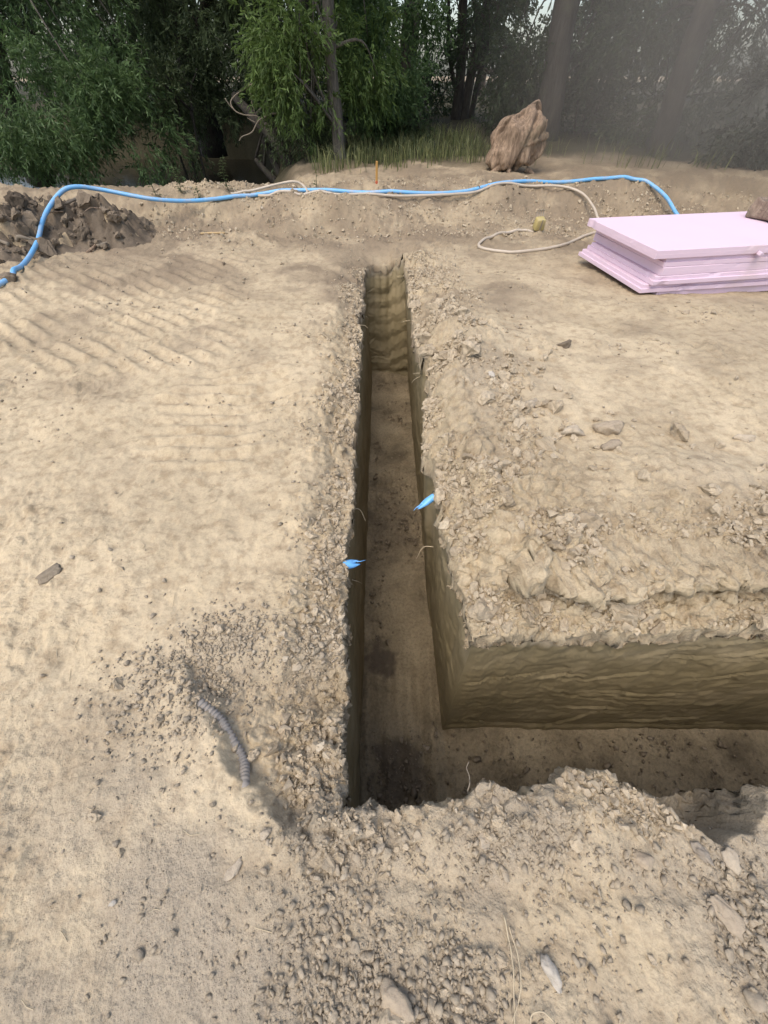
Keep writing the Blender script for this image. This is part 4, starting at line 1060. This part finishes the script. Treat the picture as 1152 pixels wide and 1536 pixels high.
# ------------------------------------------------------------------ upended stump
OUT = [(0, .46), (20, .47), (40, .50), (58, .62), (68, .70), (76, .80), (84, .82), (92, .70), (110, .58), (130, .52), (155, .47), (180, .46), (205, .47), (230, .50), (255, .50), (275, .47), (300, .46), (330, .44), (360, .46)]
def stump():
    b = (2.35, 9.5, gz(2.35, 9.5) + .35)
    nt_, np_ = 96, 44
    V = []
    for j in range(np_ + 1):
        ph = math.pi * j / np_
        for i in range(nt_):
            th = 2 * math.pi * i / nt_
            r = np.interp(math.degrees(th), [a for a, _ in OUT], [q for _, q in OUT]) * .86
            if 15 < math.degrees(th) < 32: r *= 1.18
            s_ = math.sin(ph) ** .75
            x_, z_, y_ = r * math.cos(th) * s_, r * math.sin(th) * s_, -.36 * math.cos(ph)
            # upright splits and ribs, like torn heartwood
            w = mnoise.noise(Vector((x_ * 7, y_ * 7, z_ * 2.6))) * .085 + mnoise.noise(Vector((x_ * 22, y_ * 22, z_ * 3 + 5))) * .035 + mnoise.noise(Vector((x_ * 3, y_ * 3, z_ * 3 + 9))) * .10
            w -= .09 * math.exp(-((x_ - .08 - .1 * z_) / .035) ** 2) * (y_ < 0)
            k = 1 + w / max(.25, r)
            y_ += w * (-1.3 if y_ < 0 else 1.0) * s_
            V.append((x_ * k * 1.12 + .20 * z_, y_, z_ * k * .80))
    F = [(j * nt_ + i, j * nt_ + (i + 1) % nt_, (j + 1) * nt_ + (i + 1) % nt_, (j + 1) * nt_ + i) for j in range(np_) for i in range(nt_)]
    o = empty('tree_stump', b); tag(o, 'weathered uprooted tree stump standing on bare soil before the wood', 'stump')
    link('bole', py_mesh('bole', V, F), M['stump'], o)
    for k, (a, e, r0) in enumerate([((-.25, -.2, -.25), (-.52, -.3, -.36), .06), ((.25, -.1, -.3), (.42, -.2, -.40), .05), ((.36, 0, .1), (.47, 0, .34), .06), ((-.1, -.3, -.3), (-.2, -.45, -.42), .05)]):
        m_ = [(a[i] + e[i]) / 2 + (.04 if i == 0 else 0) for i in range(3)]
        V2, F2 = tube_np(spline([a, m_, e], 5), np.linspace(r0, r0 * .3, 11), 8, .4, k)
        link('root', py_mesh('root', V2, F2), M['stump'], o)
stump()

# ------------------------------------------------------------------ small things
def stake():
    x, y = -.118, 7.95; z = gz(x, y)
    o = empty('marker_peg', (x, y, z)); o.rotation_euler = (.03, .02, .3); tag(o, 'thin orange wooden peg standing in the soil behind the pipe', 'peg')
    bm_obj('shaft', box_bm(.030, .030, .24, .004, 1, .002, 1), M['peg'], o, (0, 0, .15)); bm_obj('base', box_bm(.034, .034, .08, .004, 2), M['red'], o, (0, 0, .0))
stake()
V, F = tube_np(spline([(-2.55, 6.45, gz(-2.55, 6.45) + .012), (-2.38, 6.42, gz(-2.38, 6.42) + .02), (-2.19, 6.40, gz(-2.19, 6.40) + .012)], 5), .012, 8, .2, 2)
tag(link('stick', py_mesh('stick', V, F), M['stick']), 'yellowish wooden stick lying on the soil left of the trench', 'stick')
def plug(loc, d_, L, r, label, seed):
    """crushed piece of blue plastic pipe with a torn end sticking out of the cut"""
    nseg, nr = 16, 14; V = []
    d_ = Vector(d_).normalized(); a = d_.cross(Vector((0, 0, 1))).normalized(); b = a.cross(d_)
    for j in range(nr + 1):
        t = j / nr
        for i in range(nseg):
            th = 2 * math.pi * i / nseg
            fl = 1 - .55 * t ** 2; tip = 1 - .5 * max(0, t - .6) / .4
            ext = t * L * (1 + (.20 * math.sin(th * 2 + seed) + .12 * mnoise.noise(Vector((th * 2, seed, 0)))) * t)
            rr = r * (1 + .08 * mnoise.noise(Vector((math.cos(th) * 2, math.sin(th) * 2, t * 5 + seed))))
            V.append(Vector(loc) + d_ * ext + a * math.cos(th) * rr * (1.1 + .1 * t) * tip + b * math.sin(th) * rr * fl * tip - Vector((0, 0, .012 * t * t)))
    F = [(j * nseg + i, j * nseg + (i + 1) % nseg, (j + 1) * nseg + (i + 1) % nseg, (j + 1) * nseg + i) for j in range(nr) for i in range(nseg)]
    me = py_mesh('torn_pipe_end', V, F); o = link('torn_pipe_end', me, M['blue_tag'])
    md = o.modifiers.new('wall', 'SOLIDIFY'); md.thickness = .003
    tip = Vector(loc) + d_ * L
    P = spline([tip, tip + d_ * .02 + a * .004, tip + d_ * .045 - Vector((0, 0, .008))], 4); V2, F2 = tube_np(P, np.linspace(.003, .0012, len(P)), 6)
    link('torn_strip', py_mesh('torn_strip', V2, F2), M['blue_tag'], o)
    return tag(o, label, 'pipe end', 'torn blue pipe ends in the trench')
plug((.285, 1.50, -.075), (-.085, -.045, -.03), .095, .0165, 'torn blue pipe end poking from the right face of the trench', 3)
plug((-.20, 1.050, -.095), (.075, .03, -.005), .070, .0185, 'torn blue pipe end poking from the left face of the trench', 8)
def conduit():
    pts = [(-.72, .43, -.05), (-.665, .400, .0), (-.604, .361, .0), (-.545, .298, .0), (-.497, .238, .0), (-.462, .173, .0), (-.44, .11, -.06)]
    P = spline(pts, 40); n = len(P)
    zs = np.array([gz(p.x, p.y) for p in P]); k = np.ones(41) / 41
    zs = np.convolve(np.r_[np.full(20, zs[0]), zs, np.full(20, zs[-1])], k, 'valid')
    Q = []; R = []; L = 0
    for i, p in enumerate(P):
        if i: L += (P[i] - P[i - 1]).length
        e = min(i, n - 1 - i) / n
        Q.append((p.x, p.y, zs[i] - .005 - .07 * max(0, .14 - e) / .14))
        R.append(.0165 + .0020 * (1 if math.sin(L / .0135 * 2 * math.pi) > 0 else -1))
    V, F = tube_np(Q, R, 14)
    tag(link('corrugated_conduit', py_mesh('corrugated_conduit', V, F), M['conduit']), 'half buried grey corrugated conduit in the slumped corner', 'conduit')
conduit()
# stones one would point at
def big_stone(x, y, s, ax, mat, label, seed, name='stone', cat='stone', rotz=0., sink=.25, tilt=(0, 0), sub=3, rough=.22):
    V, F = rock_template(seed, 15, 1.0, rough, sub)
    me = np_mesh(name, V * np.array(ax) * s, F, True)
    o = link(name, me, mat); o.location = (x, y, gz(x, y) + s * ax[2] * sink); o.rotation_euler = (tilt[0], tilt[1], rotz)
    return tag(o, label, cat)
def smat(name, c): return stone_material(name, rgbscale(c, .85), c, rgbscale(c, 1.1))
pale = smat('pale_stone', (.42, .35, .255)); tan_ = smat('tan_stone', (.37, .30, .212)); chalk = smat('chalk_stone', (.43, .385, .315)); dark = smat('dark_stone', (.13, .115, .09)); grey = smat('grey_stone', (.34, .29, .225))
for a in [(-.434, -.043, .046, (1, .48, .30), pale, 'flat elongated tan stone lying on the gravel below the slumped corner', 1, .8),
          (-.361, .037, .027, (.9, .7, .45), pale, 'small pale rounded stone just below the slumped corner', 2, .3),
          (.031, -.277, .062, (1, .85, .45), tan_, 'large round tan stone amid gravel at the bottom edge', 3, -.4),
          (.413, -.229, .048, (.45, 1, .4), chalk, 'chalky white elongated stone near the bottom', 4, .35),
          (.921, -.135, .068, (.5, 1, .25), tan_, 'long flat slab of stone near the right edge', 5, .55),
          (1.001, -.022, .058, (.6, 1, .3), pale, 'broad pale flat stone at the right edge', 6, .2),
          (.731, -.022, .045, (1, .6, .4), tan_, 'oval tan stone on the near bank below the notch', 7, -.25),
          (.922, -.007, .040, (.55, 1, .4), grey, 'grey stone on the crumbling rim of the notch', 8, .5),
          (.288, .019, .034, (.8, .95, .4), pale, 'rounded pale stone beside the dark damp patch', 9, .2),
          (-1.517, .939, .085, (.5, 1, .22), smat('damp_clod_patch', (.25, .205, .145)), 'dark flat clod in the dust at the left edge', 10, -.55),
          (-.746, -.11, .014, (1, .7, .5), chalk, 'tiny white stone on the left foreground soil', 11, .2),
          (.137, -.135, .012, (.6, 1, .6), dark, 'small black pebble in the middle of the near rut', 12, .3),
          (1.35, 2.84, .085, (1, .8, .6), smat('brown_clod', (.17, .135, .095)), 'dark brown clod alone on the right bench', 13, .4),
          (1.92, 1.65, .075, (1, .6, .3), pale, 'flat pale slab far right on the bench', 14, -.3),
          (1.03, 1.70, .085, (1, .75, .6), pale, 'largest pale clod in the middle of the right bench', 15, .2),
          (1.22, 1.73, .095, (1, .75, .65), tan_, 'big lumpy clod right of the largest pale one', 16, -.2),
          (1.18, 1.58, .080, (1, .6, .55), tan_, 'low lumpy clod in front of the big pair', 17, .5),
          (.86, 2.0, .070, (1, .85, .7), pale, 'rounded pale clod between trench and big clods', 18, .9),
          (.70, 2.33, .050, (.5, 1, .3), chalk, 'thin pale chip standing near the right rim', 19, .2),
          (2.60, 3.48, .045, (1, .7, .6), tan_, 'small clod on the soil in front of the boards', 20, .1),
          (-4.03, 4.62, .095, (1, .9, .9), M['dark_clod'], 'round brown clod lying on the blue pipe at the left edge', 21, .4)]:
    x, y, s_, ax, mt, lab, sd, rz = a
    cl = 'clod' in lab
    o = big_stone(x, y, s_, ax, mt, lab, 900 + sd, 'clod' if cl else 'stone', 'clod' if cl else 'stone', rz, .30)
for x, y, sz, lab in ((-.222, .135, .020, 'smaller of the two round lumps on the trench lip'), (-.175, .128, .026, 'larger of the two round lumps on the trench lip')):
    big_stone(x, y, sz, (1, 1, .9), tan_, lab, int(990 + sz * 1000), 'stone', 'stone', 0, .45)
# dry roots and straw in the foreground
def strand(name, pts, r, mat, label, cat):
    P = [Vector((p[0], p[1], gz(p[0], p[1]) + p[2])) for p in spline(pts, 8)]
    V, F = tube_np(P, np.linspace(r, r * .6, len(P)), 6, .2, 3)
    return tag(link(name, py_mesh(name, V, F), mat), label, cat)
strand('dry_root', [(.318, -.13, .006), (.322, -.19, .010), (.315, -.25, .009), (.30, -.33, .006)], .0022, M['straw'], 'long pale root lying in the gravel near the bottom centre', 'root')
strand('dry_root', [(.326, -.15, .012), (.336, -.20, .018), (.326, -.26, .015), (.300, -.30, .008)], .0018, M['straw'], 'thinner pale root running beside the long one', 'root')
strand('dry_root', [(.395, -.30, .012), (.372, -.285, .02), (.345, -.29, .014), (.335, -.33, .01)], .002, M['straw'], 'forked pale root at the bottom right of the gravel', 'root')
strand('root', [(.255, .135, .01), (.262, .165, .05), (.25, .185, .085), (.256, .20, .10)], .002, M['deadwood'], 'thin curly root rising from the near trench rim', 'root')
rs_ = np.random.default_rng(55); VV, FF, b0 = [], [], 0
for k in range(230):
    x, y = rs_.uniform(-1.5, 1.5), rs_.uniform(-.42, 1.6) if k < 150 else rs_.uniform(1.6, 6.0)
    if k >= 150: x *= 2
    if inside(np.array([x]), np.array([y]))[0][0] > -.03: continue
    a = rs_.uniform(0, 6.28); l = rs_.uniform(.015, .06) * (1 + .12 * max(y, 0)); w = rs_.normal(0, .4)
    P = [(x, y), (x + math.cos(a) * l * .5, y + math.sin(a) * l * .5), (x + math.cos(a + w) * l, y + math.sin(a + w) * l)]
    P = [(p[0], p[1], gz(*p) + rs_.uniform(.002, .008)) for p in P]
    V, F = tube_np(P, .0011 * (1 + .25 * max(y, 0)), 4, cap=False); VV.append(V); FF += [tuple(i + b0 for i in f) for f in F]; b0 += len(V)
tag(link('straw_bits', py_mesh('straw_bits', np.concatenate(VV), FF), M['straw'], GROUND), None, None, None, 'stuff')
# weeds on the bank
M['weed'] = leaf_material('weed_leaf', (.06, .085, .03), (.13, .16, .07))
def weed(x, y, h, n, label, seed):
    r = random.Random(seed); z = gz(x, y); o = empty('weed', (x, y, z)); tag(o, label, 'weed', 'weeds on the pond bank')
    sp = spline([(0, 0, -.03), (r.uniform(-.03, .03), 0, h * .5), (r.uniform(-.05, .05), 0, h)], 6)
    V, F = tube_np(sp, np.linspace(.006, .002, len(sp)), 6); link('stem', py_mesh('stem', V, F), M['weed'], o)
    V, F = [], []
    for k in range(n):
        t = .15 + .85 * k / n; p = sp[int(t * (len(sp) - 1))]; a = k * 2.4 + r.uniform(-.3, .3); l = .10 * (1.1 - .6 * t) * r.uniform(.8, 1.3)
        d_ = Vector((math.cos(a), math.sin(a), .35)); s_ = Vector((-math.sin(a), math.cos(a), 0)) * l * .22
        i = len(V); V += [p, p + d_ * l * .5 + s_, p + d_ * l + Vector((0, 0, -.03)), p + d_ * l * .5 - s_, p + d_ * l * .5 + Vector((0, 0, -.006))]
        F += [(i, i + 1, i + 4), (i + 1, i + 2, i + 4), (i + 2, i + 3, i + 4), (i + 3, i, i + 4)]
    link('leaves', py_mesh('leaves', V, F), M['weed'], o)
weed(-2.35, 7.50, .40, 34, 'tallest leafy weed on the pond bank behind the blue pipe', 1)
weed(-3.02, 7.35, .30, 24, 'leafy weed left of the tallest one on the bank', 2)
weed(-3.38, 7.30, .34, 9, 'thin bare weed stalk furthest left on the bank', 3)
weed(-2.72, 7.25, .16, 14, 'short weed between the two leafy ones', 4)
weed(-1.05, 7.75, .26, 5, 'lone twiggy weed behind the hose arch', 5)

# ------------------------------------------------------------------ grey veil, a volume added over the right hand side of the wood
def veil():
    bm = bmesh.new(); bmesh.ops.create_icosphere(bm, subdivisions=4, radius=1)
    o = bm_obj('veil', bm, None, None, (9.6, 9.7, 1.7)); o.scale = (8.6, 3.0, 4.2)
    m = bpy.data.materials.new('veil'); m.use_nodes = True; t = m.node_tree
    t.nodes.remove(t.nodes['Principled BSDF'])
    v = t.nodes.new('ShaderNodeVolumePrincipled'); v.inputs['Color'].default_value = (.74, .675, .575, 1); v.inputs['Anisotropy'].default_value = .1
    tc = t.nodes.new('ShaderNodeTexCoord'); g = t.nodes.new('ShaderNodeTexGradient'); g.gradient_type = 'SPHERICAL'
    t.links.new(tc.outputs['Object'], g.inputs[0])
    mm = t.nodes.new('ShaderNodeMath'); mm.operation = 'MULTIPLY'; t.links.new(g.outputs['Fac'], mm.inputs[0]); mm.inputs[1].default_value = .38
    t.links.new(mm.outputs[0], v.inputs['Density']); t.links.new(v.outputs[0], t.nodes['Material Output'].inputs['Volume'])
    o.data.materials.append(m)
    tag(o, 'thin grey veil added over the right hand trees', 'veil', None, 'stuff')
veil()
